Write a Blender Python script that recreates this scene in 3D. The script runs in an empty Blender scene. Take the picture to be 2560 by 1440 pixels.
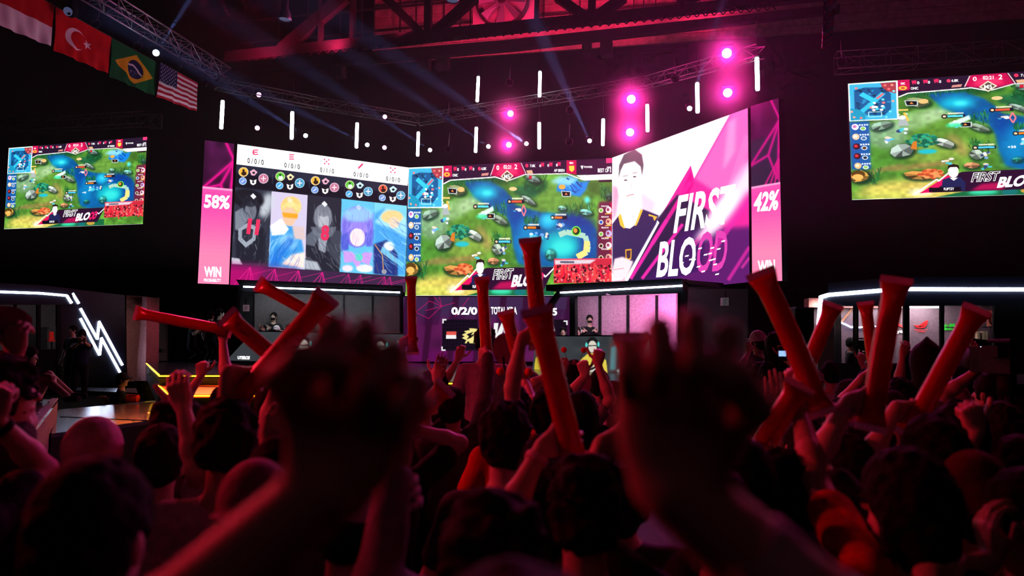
import bpy, bmesh, math, random
import numpy as np
from mathutils import Vector, Matrix
random.seed(7); RNG = np.random.default_rng(11)
sc = bpy.context.scene
COL = sc.collection
PI = math.pi
# ------------------------------------------------------------------ camera frame
FOC = 1850.0; YAW = math.radians(12.2); PITCH = math.atan(140/1850.0); ROLL = 0.0145
CAM = np.array([0.0, 0.0, 1.95])
f0 = np.array([-math.sin(YAW), math.cos(YAW), 0.0]); r0 = np.array([math.cos(YAW), math.sin(YAW), 0.0]); z0 = np.array([0, 0, 1.0])
_f = f0*math.cos(PITCH)+z0*math.sin(PITCH); _u = np.cross(r0, _f)
_R = r0*math.cos(ROLL)+_u*math.sin(ROLL); _U = _u*math.cos(ROLL)-r0*math.sin(ROLL)
def ray(px, py):
    px = np.asarray(px, float); py = np.asarray(py, float)
    return _R*((px-1280)/FOC)[..., None] - _U*((py-720)/FOC)[..., None] + _f
def W(px, py, dep):                       # a point seen at a pixel, at a real distance ahead
    v = ray(px, py); return CAM+v*(dep/(v@f0))
def Wz(px, py, z):
    v = ray(px, py); return CAM+v*((z-1.95)/v[2])
class Plane:                              # a vertical wall plane through two ground points
    def __init__(s, a, b):
        s.p = np.array([a[0], a[1], 0.0]); d = np.array([b[0]-a[0], b[1]-a[1], 0.0]); s.d = d/np.linalg.norm(d)
        s.n = np.array([s.d[1], -s.d[0], 0.0])          # faces the camera side
    def at(s, px, py, off=0.0):
        v = ray(px, py); t = ((s.p+s.n*off-CAM)@s.n)/(v@s.n)
        return CAM+v*np.asarray(t)[..., None]
def nrm(v):
    v = np.asarray(v, float); return v/max(1e-9, np.linalg.norm(v))
cam_d = bpy.data.cameras.new('camera'); cam = bpy.data.objects.new('camera', cam_d); COL.objects.link(cam)
cam_d.sensor_width = 36; cam_d.lens = FOC/2560*36; cam_d.clip_start = .05; cam_d.clip_end = 200
M = Matrix(((_R[0], _U[0], -_f[0], CAM[0]), (_R[1], _U[1], -_f[1], CAM[1]), (_R[2], _U[2], -_f[2], CAM[2]), (0, 0, 0, 1)))
cam.matrix_world = M; sc.camera = cam
cam_d.dof.use_dof = True; cam_d.dof.focus_distance = 19.0; cam_d.dof.aperture_fstop = 2.0
sc.view_settings.view_transform = 'Standard'; sc.view_settings.look = 'None'; sc.view_settings.gamma = 1; sc.view_settings.exposure = 0
sc.view_settings.use_curve_mapping = False
cy = sc.cycles; cy.max_bounces = 4; cy.diffuse_bounces = 1; cy.glossy_bounces = 2; cy.transmission_bounces = 4; cy.transparent_max_bounces = 4; cy.volume_bounces = 0; cy.caustics_reflective = False; cy.caustics_refractive = False
cy.use_adaptive_sampling = True; cy.adaptive_threshold = .09; cy.adaptive_min_samples = 10; cy.sample_clamp_indirect = 4
wd = bpy.data.worlds.new('World'); sc.world = wd; wd.use_nodes = True
wd.node_tree.nodes['Background'].inputs[0].default_value = (.02, .004, .01, 1); wd.node_tree.nodes['Background'].inputs[1].default_value = .04
# ------------------------------------------------------------------ materials
def lin(c): return tuple((x/12.92 if x <= .04045 else ((x+.055)/1.055)**2.4) for x in c)
def pm(name, col, rough=.6, metal=0, var=.2, scale=18, bump=.05, srgb=True, trans=0, spec=.5, sub=0):
    m = bpy.data.materials.new(name); m.use_nodes = True; nt = m.node_tree; b = nt.nodes['Principled BSDF']
    c = lin(col) if srgb else col
    tc = nt.nodes.new('ShaderNodeTexCoord'); no = nt.nodes.new('ShaderNodeTexNoise'); no.inputs['Scale'].default_value = scale; no.inputs['Detail'].default_value = 4
    nt.links.new(tc.outputs['Object'], no.inputs['Vector'])
    rp = nt.nodes.new('ShaderNodeValToRGB'); rp.color_ramp.elements[0].position = .3; rp.color_ramp.elements[1].position = .7
    rp.color_ramp.elements[0].color = tuple(x*(1-var) for x in c)+(1,); rp.color_ramp.elements[1].color = tuple(min(1, x*(1+var)) for x in c)+(1,)
    nt.links.new(no.outputs['Fac'], rp.inputs['Fac']); nt.links.new(rp.outputs['Color'], b.inputs['Base Color'])
    b.inputs['Roughness'].default_value = rough; b.inputs['Metallic'].default_value = metal; b.inputs['Specular IOR Level'].default_value = spec
    if bump:
        bp = nt.nodes.new('ShaderNodeBump'); bp.inputs['Strength'].default_value = bump; bp.inputs['Distance'].default_value = .02
        nt.links.new(no.outputs['Fac'], bp.inputs['Height']); nt.links.new(bp.outputs['Normal'], b.inputs['Normal'])
    if sub:
        b.inputs['Subsurface Weight'].default_value = sub; b.inputs['Subsurface Radius'].default_value = (.02, .008, .004)
    if trans:
        out = nt.nodes['Material Output']; tr = nt.nodes.new('ShaderNodeBsdfTranslucent'); mx = nt.nodes.new('ShaderNodeMixShader'); mx.inputs[0].default_value = trans
        nt.links.new(rp.outputs['Color'], tr.inputs['Color'])
        nt.links.new(b.outputs[0], mx.inputs[1]); nt.links.new(tr.outputs[0], mx.inputs[2]); nt.links.new(mx.outputs[0], out.inputs[0])
    return m
def em(name, col, st, srgb=True):
    m = bpy.data.materials.new(name); m.use_nodes = True; b = m.node_tree.nodes['Principled BSDF']
    c = lin(col) if srgb else col
    b.inputs['Base Color'].default_value = (.02, .02, .02, 1); b.inputs['Emission Color'].default_value = c+(1,); b.inputs['Emission Strength'].default_value = st
    return m
def attr_em(name, st):                    # LED display: the picture is stored per diode
    m = bpy.data.materials.new(name); m.use_nodes = True; nt = m.node_tree; b = nt.nodes['Principled BSDF']
    a = nt.nodes.new('ShaderNodeAttribute'); a.attribute_name = 'Col'
    b.inputs['Base Color'].default_value = (.012, .012, .012, 1); b.inputs['Roughness'].default_value = .7; b.inputs['Specular IOR Level'].default_value = .1
    nt.links.new(a.outputs['Color'], b.inputs['Emission Color']); b.inputs['Emission Strength'].default_value = st
    return m
def attr_pm(name, rough=.6, bump=.1, scale=40, spec=.4, sub=0):
    m = pm(name, (.5, .5, .5), rough, bump=bump, scale=scale, spec=spec, sub=sub); nt = m.node_tree
    a = nt.nodes.new('ShaderNodeAttribute'); a.attribute_name = 'Col'; b = nt.nodes['Principled BSDF']
    for l in list(b.inputs['Base Color'].links): nt.links.remove(l)
    nt.links.new(a.outputs['Color'], b.inputs['Base Color'])
    return m
# ------------------------------------------------------------------ objects
def tag(o, label=None, cat=None, group=None, kind=None):
    if label: o['label'] = label
    if cat: o['category'] = cat
    if group: o['group'] = group
    if kind: o['kind'] = kind
    return o
def empty(name, loc, label=None, cat=None, group=None, kind=None):
    o = bpy.data.objects.new(name, None); o.empty_display_size = .1; COL.objects.link(o); o.location = tuple(loc); return tag(o, label, cat, group, kind)
def wloc(o):
    v = np.array(o.location); p = o.parent
    while p: v = v+np.array(p.location); p = p.parent
    return v
def mk(name, V, F, mat, parent=None, smooth=False, colors=None):
    V = np.asarray(V, float).reshape(-1, 3)
    if parent is not None: off = wloc(parent)
    else:
        lo, hi = V.min(0), V.max(0); off = np.array([(lo[0]+hi[0])/2, (lo[1]+hi[1])/2, lo[2]])
    me = bpy.data.meshes.new(name); V = V-off
    if isinstance(F, np.ndarray) and F.ndim == 2:
        n = len(F); k = F.shape[1]
        me.vertices.add(len(V)); me.vertices.foreach_set('co', V.astype(np.float32).ravel())
        me.loops.add(n*k); me.loops.foreach_set('vertex_index', F.astype(np.int32).ravel())
        me.polygons.add(n); me.polygons.foreach_set('loop_start', np.arange(0, n*k, k, dtype=np.int32))
        me.update(calc_edges=True); me.validate()
    else:
        me.from_pydata([tuple(v) for v in V], [], [tuple(int(i) for i in f) for f in F])
    if smooth: me.polygons.foreach_set('use_smooth', np.ones(len(me.polygons), bool))
    if colors is not None:
        at = me.color_attributes.new('Col', 'FLOAT_COLOR', 'POINT'); c = np.ones((len(V), 4), np.float32); c[:, :3] = colors; at.data.foreach_set('color', c.ravel())
    if mat is not None: me.materials.append(mat)
    o = bpy.data.objects.new(name, me); COL.objects.link(o)
    if parent is not None: o.parent = parent
    else: o.location = tuple(off)
    me.update(); return o
class MB:
    def __init__(s): s.V = []; s.F = []
    def add(s, V, F):
        b = len(s.V); s.V += [tuple(map(float, v)) for v in V]; s.F += [tuple(i+b for i in f) for f in F]; return s
    def box(s, lo, hi):
        a, b, c = lo; d, e, f = hi
        return s.add([(a, b, c), (d, b, c), (d, e, c), (a, e, c), (a, b, f), (d, b, f), (d, e, f), (a, e, f)],
                     [(0, 3, 2, 1), (4, 5, 6, 7), (0, 1, 5, 4), (1, 2, 6, 5), (2, 3, 7, 6), (3, 0, 4, 7)])
    def prism(s, P, ext):                 # polygon P extruded by vector ext
        P = [np.asarray(p, float) for p in P]; n = len(P); ext = np.asarray(ext, float)
        nn = np.zeros(3)
        for i in range(n): nn += np.cross(P[i], P[(i+1) % n])
        if nn@ext > 0: P = P[::-1]
        return s.add(P+[p+ext for p in P], [tuple(range(n)), tuple(range(2*n-1, n-1, -1))]+[(i, i+n, (i+1) % n+n, (i+1) % n) for i in range(n)])
    def obox(s, c, ax, ay, az):           # centre and three half vectors
        c, ax, ay, az = [np.asarray(v, float) for v in (c, ax, ay, az)]
        q = [c-ax-ay-az, c+ax-ay-az, c+ax+ay-az, c-ax+ay-az]
        return s.prism(q, 2*az)
    def tube(s, a, b, r, n=6, r2=None, capped=True):
        a, b = np.asarray(a, float), np.asarray(b, float); d = nrm(b-a); u = nrm(np.cross(d, [0, 0, 1] if abs(d[2]) < .9 else [1, 0, 0])); v = np.cross(d, u)
        r2 = r if r2 is None else r2; A = []; B = []
        for i in range(n):
            t = 2*PI*i/n; w = u*math.cos(t)+v*math.sin(t); A.append(a+w*r); B.append(b+w*r2)
        F = [(i, (i+1) % n, (i+1) % n+n, i+n) for i in range(n)]
        if capped: F += [tuple(range(n-1, -1, -1)), tuple(range(n, 2*n))]
        return s.add(A+B, F)
    def path(s, pts, r, n=6):
        for i in range(len(pts)-1): s.tube(pts[i], pts[i+1], r, n)
        return s
    def lathe(s, prof, c, ax=(0, 0, 1), n=16):   # profile of (radius, height) round an axis
        ax = nrm(ax); u = nrm(np.cross(ax, [0, 0, 1] if abs(ax[2]) < .9 else [1, 0, 0])); v = np.cross(ax, u); c = np.asarray(c, float); V = []; F = []
        for (r, h) in prof:
            for i in range(n): t = 2*PI*i/n; V.append(c+ax*h+(u*math.cos(t)+v*math.sin(t))*r)
        for j in range(len(prof)-1):
            for i in range(n): F.append((j*n+i, j*n+(i+1) % n, (j+1)*n+(i+1) % n, (j+1)*n+i))
        return s.add(V, F)
    def ball(s, c, r, n=12, m=8):
        r = np.ones(3)*r; V = []; F = []
        for j in range(m+1):
            p = PI*j/m
            for i in range(n): t = 2*PI*i/n; V.append(np.asarray(c)+r*np.array([math.sin(p)*math.cos(t), math.sin(p)*math.sin(t), math.cos(p)]))
        for j in range(m):
            for i in range(n): F.append((j*n+i, (j+1)*n+i, (j+1)*n+(i+1) % n, j*n+(i+1) % n))
        return s.add(V, F)
    def build(s, name, mat, parent=None, smooth=False): return mk(name, s.V, s.F, mat, parent, smooth)
def ppoly(mb, pts, plane, off=0, th=.03):       # polygon in a wall plane, thickness behind it
    P = [plane.at(x, y, off) for x, y in pts]; return mb.prism(P, -plane.n*th)
def pline(mb, a, b, w, plane, off=.03, th=.03):  # straight bar of width w metres lying in the plane
    A, B = plane.at(*a, off), plane.at(*b, off); d = nrm(B-A); s = np.cross(plane.n, d)*w/2
    return mb.prism([A-s, B-s, B+s, A+s], -plane.n*th)
def copy_tree(o, parent=None):
    c = o.copy(); COL.objects.link(c)
    if parent is not None: c.parent = parent
    for ch in list(o.children): copy_tree(ch, c)
    return c
# ------------------------------------------------------------------ text
def text_geo(s, bold=0.0):
    cu = bpy.data.curves.new('t', 'FONT'); cu.body = s; cu.size = 1; cu.offset = bold; cu.resolution_u = 3
    o = bpy.data.objects.new('t', cu); COL.objects.link(o); dg = bpy.context.evaluated_depsgraph_get(); dg.update()
    me = o.evaluated_get(dg).to_mesh(); V = np.array([tuple(v.co) for v in me.vertices]).reshape(-1, 3); F = [tuple(p.vertices) for p in me.polygons]
    o.evaluated_get(dg).to_mesh_clear(); bpy.data.objects.remove(o); bpy.data.curves.remove(cu)
    return V, F
def textq(mb, s, quad, plane, off=.02, bold=.02):   # quad: TL TR BR BL in photo pixels, on a wall plane
    V, F = text_geo(s, bold)
    if len(V) == 0: return mb
    lo, hi = V.min(0), V.max(0); u = (V[:, 0]-lo[0])/(hi[0]-lo[0]); v = (V[:, 1]-lo[1])/max(1e-6, hi[1]-lo[1])
    TL, TR, BR, BL = [np.array(q, float) for q in quad]
    P = (BL[None]*(1-u)[:, None]+BR[None]*u[:, None])*(1-v)[:, None]+(TL[None]*(1-u)[:, None]+TR[None]*u[:, None])*v[:, None]
    return mb.add(plane.at(P[:, 0], P[:, 1], off), F)
# ------------------------------------------------------------------ raster pictures for the LED displays
def homog(src, dst):
    A = []
    for (x, y), (u, v) in zip(src, dst):
        A.append([x, y, 1, 0, 0, 0, -u*x, -u*y, -u]); A.append([0, 0, 0, x, y, 1, -v*x, -v*y, -v])
    return np.linalg.svd(np.array(A, float))[2][-1].reshape(3, 3)
def happ(H, P):
    P = np.asarray(P, float).reshape(-1, 2); q = np.c_[P, np.ones(len(P))]@H.T; return q[:, :2]/q[:, 2:3]
def C8(c): return np.array(c, float)/255.0
class Cv:
    def __init__(s, w, h, quad, bg=(0, 0, 0)):       # quad: corners in the coordinates the picture is described in
        s.sk = .45; s.w, s.h = w, h; s.a = np.zeros((h, w, 3)); s.a[:] = C8(bg); s.H = homog(quad, [(0, 0), (w, 0), (w, h), (0, h)])
    def blend(s, x0, y0, m, col):
        h, w = m.shape[:2]; A = s.a[y0:y0+h, x0:x0+w]
        if m.ndim == 2: m = m[..., None]
        A[:] = A*(1-m)+np.asarray(col)*m
    def poly(s, P, col, a=1.0, soft=0.0, raw=False):
        soft = soft*s.sk
        Q = np.array(P, float) if raw else happ(s.H, P); pad = int(soft*2)+2
        x0 = max(0, int(Q[:, 0].min())-pad); x1 = min(s.w, int(Q[:, 0].max())+pad+1); y0 = max(0, int(Q[:, 1].min())-pad); y1 = min(s.h, int(Q[:, 1].max())+pad+1)
        if x1 <= x0 or y1 <= y0: return s
        acc = 0
        for sx, sy in ((.25, .25), (.75, .25), (.25, .75), (.75, .75)):
            X, Y = np.meshgrid(np.arange(x0, x1)+sx, np.arange(y0, y1)+sy); ins = np.zeros(X.shape, bool)
            for i in range(len(Q)):
                ax, ay = Q[i]; bx, by = Q[(i+1) % len(Q)]
                if ay == by: continue
                c = ((ay > Y) != (by > Y)) & (X < (bx-ax)*(Y-ay)/(by-ay)+ax); ins ^= c
            acc = acc+ins*.25
        m = acc
        if soft > .5:
            k = int(round(soft))
            for _ in range(2):
                for ax in (0, 1):
                    c = np.cumsum(np.pad(m, [(k+1, k) if i == ax else (0, 0) for i in (0, 1)], mode='edge'), ax)
                    m = (np.take(c, range(2*k+1, c.shape[ax]), ax)-np.take(c, range(0, c.shape[ax]-2*k-1), ax))/(2*k+1)
        s.blend(x0, y0, m*a, C8(col)); return s
    def ell(s, cx, cy, rx, ry, col, a=1.0, soft=0.0, rot=0):
        t = np.linspace(0, 2*PI, 29)[:-1]; c, n = math.cos(math.radians(rot)), math.sin(math.radians(rot))
        X = rx*np.cos(t); Y = ry*np.sin(t); return s.poly(np.c_[cx+X*c-Y*n, cy+X*n+Y*c], col, a, soft)
    def line(s, pts, w, col, a=1.0, soft=0):
        for (x0, y0), (x1, y1) in zip(pts[:-1], pts[1:]):
            L = math.hypot(x1-x0, y1-y0) or 1; nx, ny = -(y1-y0)/L*w/2, (x1-x0)/L*w/2
            s.poly([(x0+nx, y0+ny), (x1+nx, y1+ny), (x1-nx, y1-ny), (x0-nx, y0-ny)], col, a, soft)
        return s
    def rect(s, x0, y0, x1, y1, col, a=1.0, soft=0): return s.poly([(x0, y0), (x1, y0), (x1, y1), (x0, y1)], col, a, soft)
    def noise(s, amp, cell, mono=True, box=None):
        gh, gw = int(s.h/cell)+3, int(s.w/cell)+3; g = RNG.random((gh, gw, 1 if mono else 3))-.5
        Y = np.arange(s.h)/cell; X = np.arange(s.w)/cell; yi = Y.astype(int); xi = X.astype(int); fy = (Y-yi)[:, None, None]; fx = (X-xi)[None, :, None]
        fy = fy*fy*(3-2*fy); fx = fx*fx*(3-2*fx)
        n = (g[yi][:, xi]*(1-fy)+g[yi+1][:, xi]*fy)*(1-fx)+(g[yi][:, xi+1]*(1-fy)+g[yi+1][:, xi+1]*fy)*fx
        s.a = s.a*(1+amp*n*2); return s
    def grad(s, x0, y0, x1, y1, c0, c1, a=1.0):      # raw fraction box, vertical gradient
        X0, X1, Y0, Y1 = int(x0*s.w), int(x1*s.w), int(y0*s.h), int(y1*s.h)
        t = np.linspace(0, 1, Y1-Y0)[:, None, None]; s.a[Y0:Y1, X0:X1] = s.a[Y0:Y1, X0:X1]*(1-a)+a*(C8(c0)*(1-t)+C8(c1)*t); return s
    def linear(s):
        a = np.clip(s.a, 0, 1.6); return np.where(a <= .04045, a/12.92, ((a+.055)/1.055)**2.4)
def display(name, cv, quad_px, plane, mat, parent, off=0.0):   # one small facet per canvas pixel
    H = homog([(0, 0), (cv.w, 0), (cv.w, cv.h), (0, cv.h)], quad_px)
    X, Y = np.meshgrid(np.linspace(0, cv.w, cv.w), np.linspace(0, cv.h, cv.h)); P = happ(H, np.c_[X.ravel(), Y.ravel()])
    V = plane.at(P[:, 0], P[:, 1], off); idx = np.arange(cv.w*cv.h).reshape(cv.h, cv.w)
    F = np.stack([idx[:-1, :-1], idx[1:, :-1], idx[1:, 1:], idx[:-1, 1:]], -1).reshape(-1, 4)
    return mk(name, V, F, mat, parent, colors=cv.linear().reshape(-1, 3))
root_d = {}
def letters(parent, plane, items, mat, name='lettering'):
    for s, quad, off, bold in items: textq(MB(), s, quad, plane, off, bold).build(name, mat, parent)
def led(name, cv, quad, plane, mat, label, cat='screen', th=.18, group=None, rim=None):
    P = [plane.at(*q, -.004) for q in quad]; base = (P[2]+P[3])/2-plane.n*th/2
    root = empty(name, base, label, cat, group)
    MB().prism(P, -plane.n*th).build('cabinet', M_black, root)
    root_d[root.name] = display('display', cv, quad, plane, mat, root, .004)
    if rim:
        m = MB()
        for i in range(4): m.tube(P[i]+plane.n*.006, P[(i+1) % 4]+plane.n*.006, rim, 4)
        m.build('rim', M_black, root)
    return root
M_black = pm('matte_black', (.08, .08, .09), .8, var=.3, spec=.2)
M_black2 = pm('black_fabric', (.07, .07, .08), .9, var=.4, scale=60)
M_steel = pm('dark_steel', (.2, .17, .18), .55, .4, var=.3)
M_alu = pm('aluminium_truss', (.72, .73, .78), .35, .8, var=.1)
M_led = attr_em('led_picture', 1.3)
M_led_dim = attr_em('led_picture_dim', .9)
M_white = em('led_white_letters', (1, 1, 1), 1.6)
# ------------------------------------------------------------------ pictures shown on the screens (generic landscape map, generic portraits)
def game_canvas(w=560, h=352):
    c = Cv(w, h, [(82, 115), (2122, 20), (2122, 1396), (48, 1398)], (84, 142, 48))
    R = random.Random(3)
    c.noise(.25, 40); c.noise(.15, 14)
    for (x, y, rx, ry, col, a, s, r) in [
        (900, 700, 420, 200, (96, 146, 52), .8, 30, 20), (300, 900, 200, 300, (70, 130, 44), .7, 30, 0), (700, 900, 260, 160, (150, 170, 70), .6, 25, 0), (1500, 420, 380, 170, (104, 150, 60), .8, 25, -5),
        (700, 230, 500, 60, (16, 74, 40), .9, 14, 0), (1350, 300, 120, 80, (14, 78, 38), .9, 10, 0), (1250, 360, 130, 60, (20, 90, 60), .8, 10, 10),
        (540, 540, 240, 90, (150, 190, 130), .8, 14, -25), (330, 680, 150, 160, (140, 180, 140), .8, 18, -50), (700, 480, 120, 60, (170, 200, 150), .7, 12, -20),
        (600, 1290, 480, 110, (226, 196, 96), .9, 25, 0), (300, 1340, 240, 60, (208, 206, 92), .8, 20, 0), (560, 1330, 90, 40, (255, 250, 220), .9, 14, 0), (560, 1040, 240, 30, (178, 122, 80), .6, 10, -8), (300, 1060, 160, 24, (170, 120, 80), .6, 10, -18), (840, 820, 50, 140, (190, 140, 90), .5, 14, -25)]:
        c.ell(x, y, rx, ry, col, a, s, r)
    # river
    c.poly([(640, 260), (760, 245), (900, 250), (1040, 330), (1120, 420), (1160, 500), (1260, 520), (1400, 560), (1600, 580), (1800, 600), (1960, 720), (2000, 900), (1960, 1110), (1300, 1110), (1180, 1060), (1130, 900), (1110, 720), (1060, 600), (900, 520), (760, 420), (690, 340)], (8, 84, 150), 1, 6)
    c.noise(.12, 9)
    for (x, y, rx, ry, col, a, s, r) in [
        (850, 365, 130, 70, (20, 190, 220), .9, 20, 0), (870, 370, 50, 26, (80, 240, 240), .8, 10, 0), (1180, 650, 60, 160, (6, 60, 150), .8, 16, -15), (1760, 640, 200, 70, (8, 50, 140), .8, 20, 15), (1850, 900, 70, 220, (8, 60, 150), .8, 18, 10),
        (1250, 850, 90, 230, (10, 140, 200), .8, 25, 0), (1480, 650, 90, 80, (30, 190, 230), .8, 12, 0), (1600, 900, 190, 150, (16, 180, 196), .95, 20, 0), (1620, 910, 110, 80, (60, 230, 220), .8, 16, 0), (1330, 1040, 150, 60, (8, 100, 170), .8, 16, 0)]:
        c.ell(x, y, rx, ry, col, a, s, r)
    for i in range(90):   # ripples and grass
        x, y = R.uniform(1100, 1950), R.uniform(540, 1090); c.line([(x, y), (x+R.uniform(-30, 30), y+R.uniform(-6, 6))], 5, (60, 170, 210), .35)
    for i in range(420):
        x, y = R.choice([(R.uniform(440, 1000), R.uniform(190, 290)), (R.uniform(1220, 1480), R.uniform(190, 340)), (R.uniform(1640, 1950), R.uniform(500, 620)), (R.uniform(90, 270), R.uniform(1080, 1240)), (R.uniform(930, 1070), R.uniform(800, 900)), (R.uniform(1240, 1380), R.uniform(640, 700)), (R.uniform(2000, 2110), R.uniform(300, 440)), (R.uniform(920, 1060), R.uniform(500, 620))])
        c.line([(x, y), (x+R.uniform(-16, 16), y-R.uniform(25, 60))], 7, R.choice([(14, 90, 50), (30, 120, 60), (8, 60, 34), (60, 150, 70)]), .7)
    def rock(x, y, rx, ry, rot, base=(130, 150, 140)):
        c.ell(x+8, y+14, rx*1.12, ry*1.2, (10, 40, 30), .8, 6, rot)
        t = math.radians(rot); n = 9; P = []
        for i in range(n):
            a = 2*PI*i/n; k = R.uniform(.8, 1.1); X, Y = rx*k*math.cos(a), ry*k*math.sin(a); P.append((x+X*math.cos(t)-Y*math.sin(t), y+X*math.sin(t)+Y*math.cos(t)))
        c.poly(P, base)
        c.poly([P[0], P[1], P[2], (x, y)], tuple(v*.6 for v in base)); c.poly([P[5], P[6], P[7], (x, y)], tuple(min(255, v*1.3) for v in base)); c.poly([P[3], P[4], (x, y)], tuple(v*.45 for v in base))
    rock(570, 340, 90, 52, 15, (120, 130, 90)); c.ell(610, 335, 36, 26, (240, 190, 120)); rock(440, 860, 90, 70, -35, (150, 166, 158)); rock(740, 790, 90, 42, 30, (170, 180, 170))
    rock(1280, 440, 90, 30, 32); rock(1000, 640, 90, 34, 28, (120, 140, 120)); rock(1860, 560, 70, 30, 10, (120, 190, 180)); rock(1620, 520, 48, 20, 10, (120, 180, 160)); rock(1330, 230, 80, 34, 20, (110, 140, 130))
    rock(300, 580, 80, 46, -20, (130, 160, 140)); rock(970, 930, 60, 50, 60, (150, 165, 150)); rock(560, 1140, 120, 50, 5, (170, 120, 60)); rock(1260, 1000, 40, 30, 0, (40, 130, 120)); rock(1500, 980, 50, 50, 0, (60, 160, 150)); rock(930, 1050, 60, 36, 0, (190, 130, 90))
    rock(2090, 400, 40, 40, 0, (50, 90, 70)); rock(120, 1130, 80, 70, 0, (214, 160, 70)); c.ell(110, 1110, 50, 44, (90, 60, 20)); c.ell(105, 1140, 40, 34, (240, 180, 90))
    for i in range(60):   # leafy tree on the rocks and a red bush
        a = R.uniform(0, 2*PI); q = R.random()**.5; c.ell(590+q*110*math.cos(a), 760+q*70*math.sin(a), 20, 15, R.choice([(20, 120, 100), (10, 90, 70), (50, 170, 130)]), .9)
        c.ell(640+q*90*math.cos(a), 1130+q*50*math.sin(a), 17, 14, R.choice([(230, 110, 60), (190, 70, 40), (250, 150, 90)]), .9)
    c.poly([(500, 840), (520, 770), (550, 760), (545, 860)], (210, 120, 40)); c.ell(620, 880, 70, 26, (20, 190, 220), .9, 5)
    # cream curved wall, portals and glow
    c.line([(1590, 790), (1660, 760), (1760, 780), (1850, 800), (1880, 900), (1870, 960), (1780, 1010)], 54, (170, 210, 190)); c.line([(1870, 850), (1860, 960), (1770, 1010)], 60, (246, 220, 130))
    c.poly([(1590, 250), (1700, 200), (1800, 260), (1890, 250), (1860, 340), (1800, 410), (1700, 390), (1560, 350)], (20, 130, 220), 1, 4); c.poly([(1500, 260), (1600, 200), (1780, 220), (1720, 300), (1600, 290)], (150, 220, 240), .9, 8)
    for i in range(16): x, y = R.uniform(1600, 1880), R.uniform(220, 400); c.line([(x, y), (x+R.uniform(-60, 60), y+R.uniform(-40, 60))], 14, R.choice([(10, 80, 190), (80, 190, 250), (8, 50, 130)]), .8)
    for x, y in ((525, 350), (1660, 380), (900, 600)): c.poly([(x-50, y-32), (x+48, y-24), (x+44, y+30), (x-40, y+28)], (210, 220, 220)); c.poly([(x-42, y-25), (x+40, y-18), (x+37, y+23), (x-33, y+21)], (16, 20, 24)); c.poly([(x-14, y+8), (x, y-14), (x+14, y+8)], (240, 140, 60))
    c.ell(1620, 310, 34, 24, (236, 170, 70)); c.ell(1870, 440, 28, 34, (90, 240, 250), .9, 6); c.line([(1880, 480), (1895, 560)], 10, (60, 210, 230), .6, 3); c.ell(1130, 330, 40, 20, (240, 200, 140))
    # small plain fighters with health bars
    for x, y, bar in ((1330, 800, (250, 130, 30)), (1600, 700, (250, 120, 40)), (1170, 540, (250, 90, 60)), (830, 590, (90, 220, 230)), (1040, 940, (80, 200, 240)), (1450, 800, None), (760, 1000, None), (450, 490, None), (1040, 1060, None), (450, 650, None), (340, 730, None)):
        for k in range(7): c.ell(x+R.uniform(-34, 34), y+R.uniform(-30, 34), R.uniform(10, 22), R.uniform(8, 18), R.choice([(235, 240, 250), (120, 170, 230), (40, 60, 120), (250, 220, 200), (70, 200, 220)]), .9)
        if bar: c.rect(x-70, y-100, x+72, y-66, (20, 26, 40)); c.rect(x-66, y-95, x+R.uniform(10, 66), y-74, bar); c.ell(x-76, y-84, 22, 24, (20, 20, 26)); c.ell(x-76, y-84, 12, 12, (250, 210, 170)); c.rect(x-50, y-122, x+60, y-106, (250, 240, 220), .8)
    c.poly([(780, 580), (930, 500), (940, 545), (800, 620)], (230, 255, 250), .9, 3); c.line([(1235, 490), (1215, 545), (1238, 600), (1258, 545), (1235, 490)], 12, (250, 120, 130)); c.ell(820, 605, 60, 24, (60, 230, 160), .8, 5)
    c.ell(1760, 750, 46, 48, (120, 240, 60)); c.ell(1760, 750, 36, 38, (20, 50, 20)); c.ell(1752, 745, 20, 24, (220, 140, 60)); c.ell(1340, 815, 50, 30, (80, 220, 240), .7, 3); c.ell(1480, 640, 44, 40, (60, 210, 240), .8, 8)
    # tower
    c.poly([(420, 590), (430, 520), (480, 520), (500, 590)], (170, 180, 180)); c.line([(430, 420), (500, 420)], 16, (250, 200, 110)); c.line([(470, 450), (495, 540)], 18, (250, 190, 80)); c.ell(455, 500, 24, 22, (250, 245, 230))
    c.poly([(860, 1340), (1540, 1290), (1540, 1400), (640, 1400)], (20, 100, 60)); c.ell(1010, 1350, 110, 30, (60, 230, 180), .9, 8); c.ell(1200, 1360, 60, 30, (20, 110, 110)); c.ell(1340, 1350, 60, 30, (190, 150, 60))
    # top bar
    c.poly([(432, 100), (2124, 18), (2124, 190), (1760, 192), (1660, 172), (1240, 188), (1180, 210), (1070, 240), (950, 205), (900, 210), (505, 240), (432, 278)], (36, 20, 44))
    c.poly([(432, 100), (520, 96), (520, 210), (432, 215)], (200, 20, 80)); c.poly([(905, 190), (950, 78), (1200, 66), (1250, 180), (1180, 205), (1070, 225), (960, 205)], (196, 16, 76), 1, 3); c.poly([(960, 190), (1000, 120), (1150, 110), (1180, 185)], (250, 60, 110), .8, 10)
    c.poly([(1664, 46), (1762, 42), (1762, 188), (1664, 172)], (196, 20, 70)); c.poly([(2060, 22), (2122, 18), (2122, 70), (2060, 72)], (250, 60, 120))
    c.line([(436, 280), (505, 243), (900, 216), (950, 210), (1060, 245)], 12, (250, 240, 245)); c.line([(1090, 245), (1200, 205), (1250, 186), (1664, 178), (1830, 240)], 10, (250, 235, 240)); c.poly([(1762, 195), (2124, 182), (2124, 236), (1840, 246)], (255, 250, 252))
    c.line([(905, 200), (945, 85)], 7, (255, 220, 220)); c.line([(1210, 70), (1260, 180)], 7, (255, 220, 220))
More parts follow.
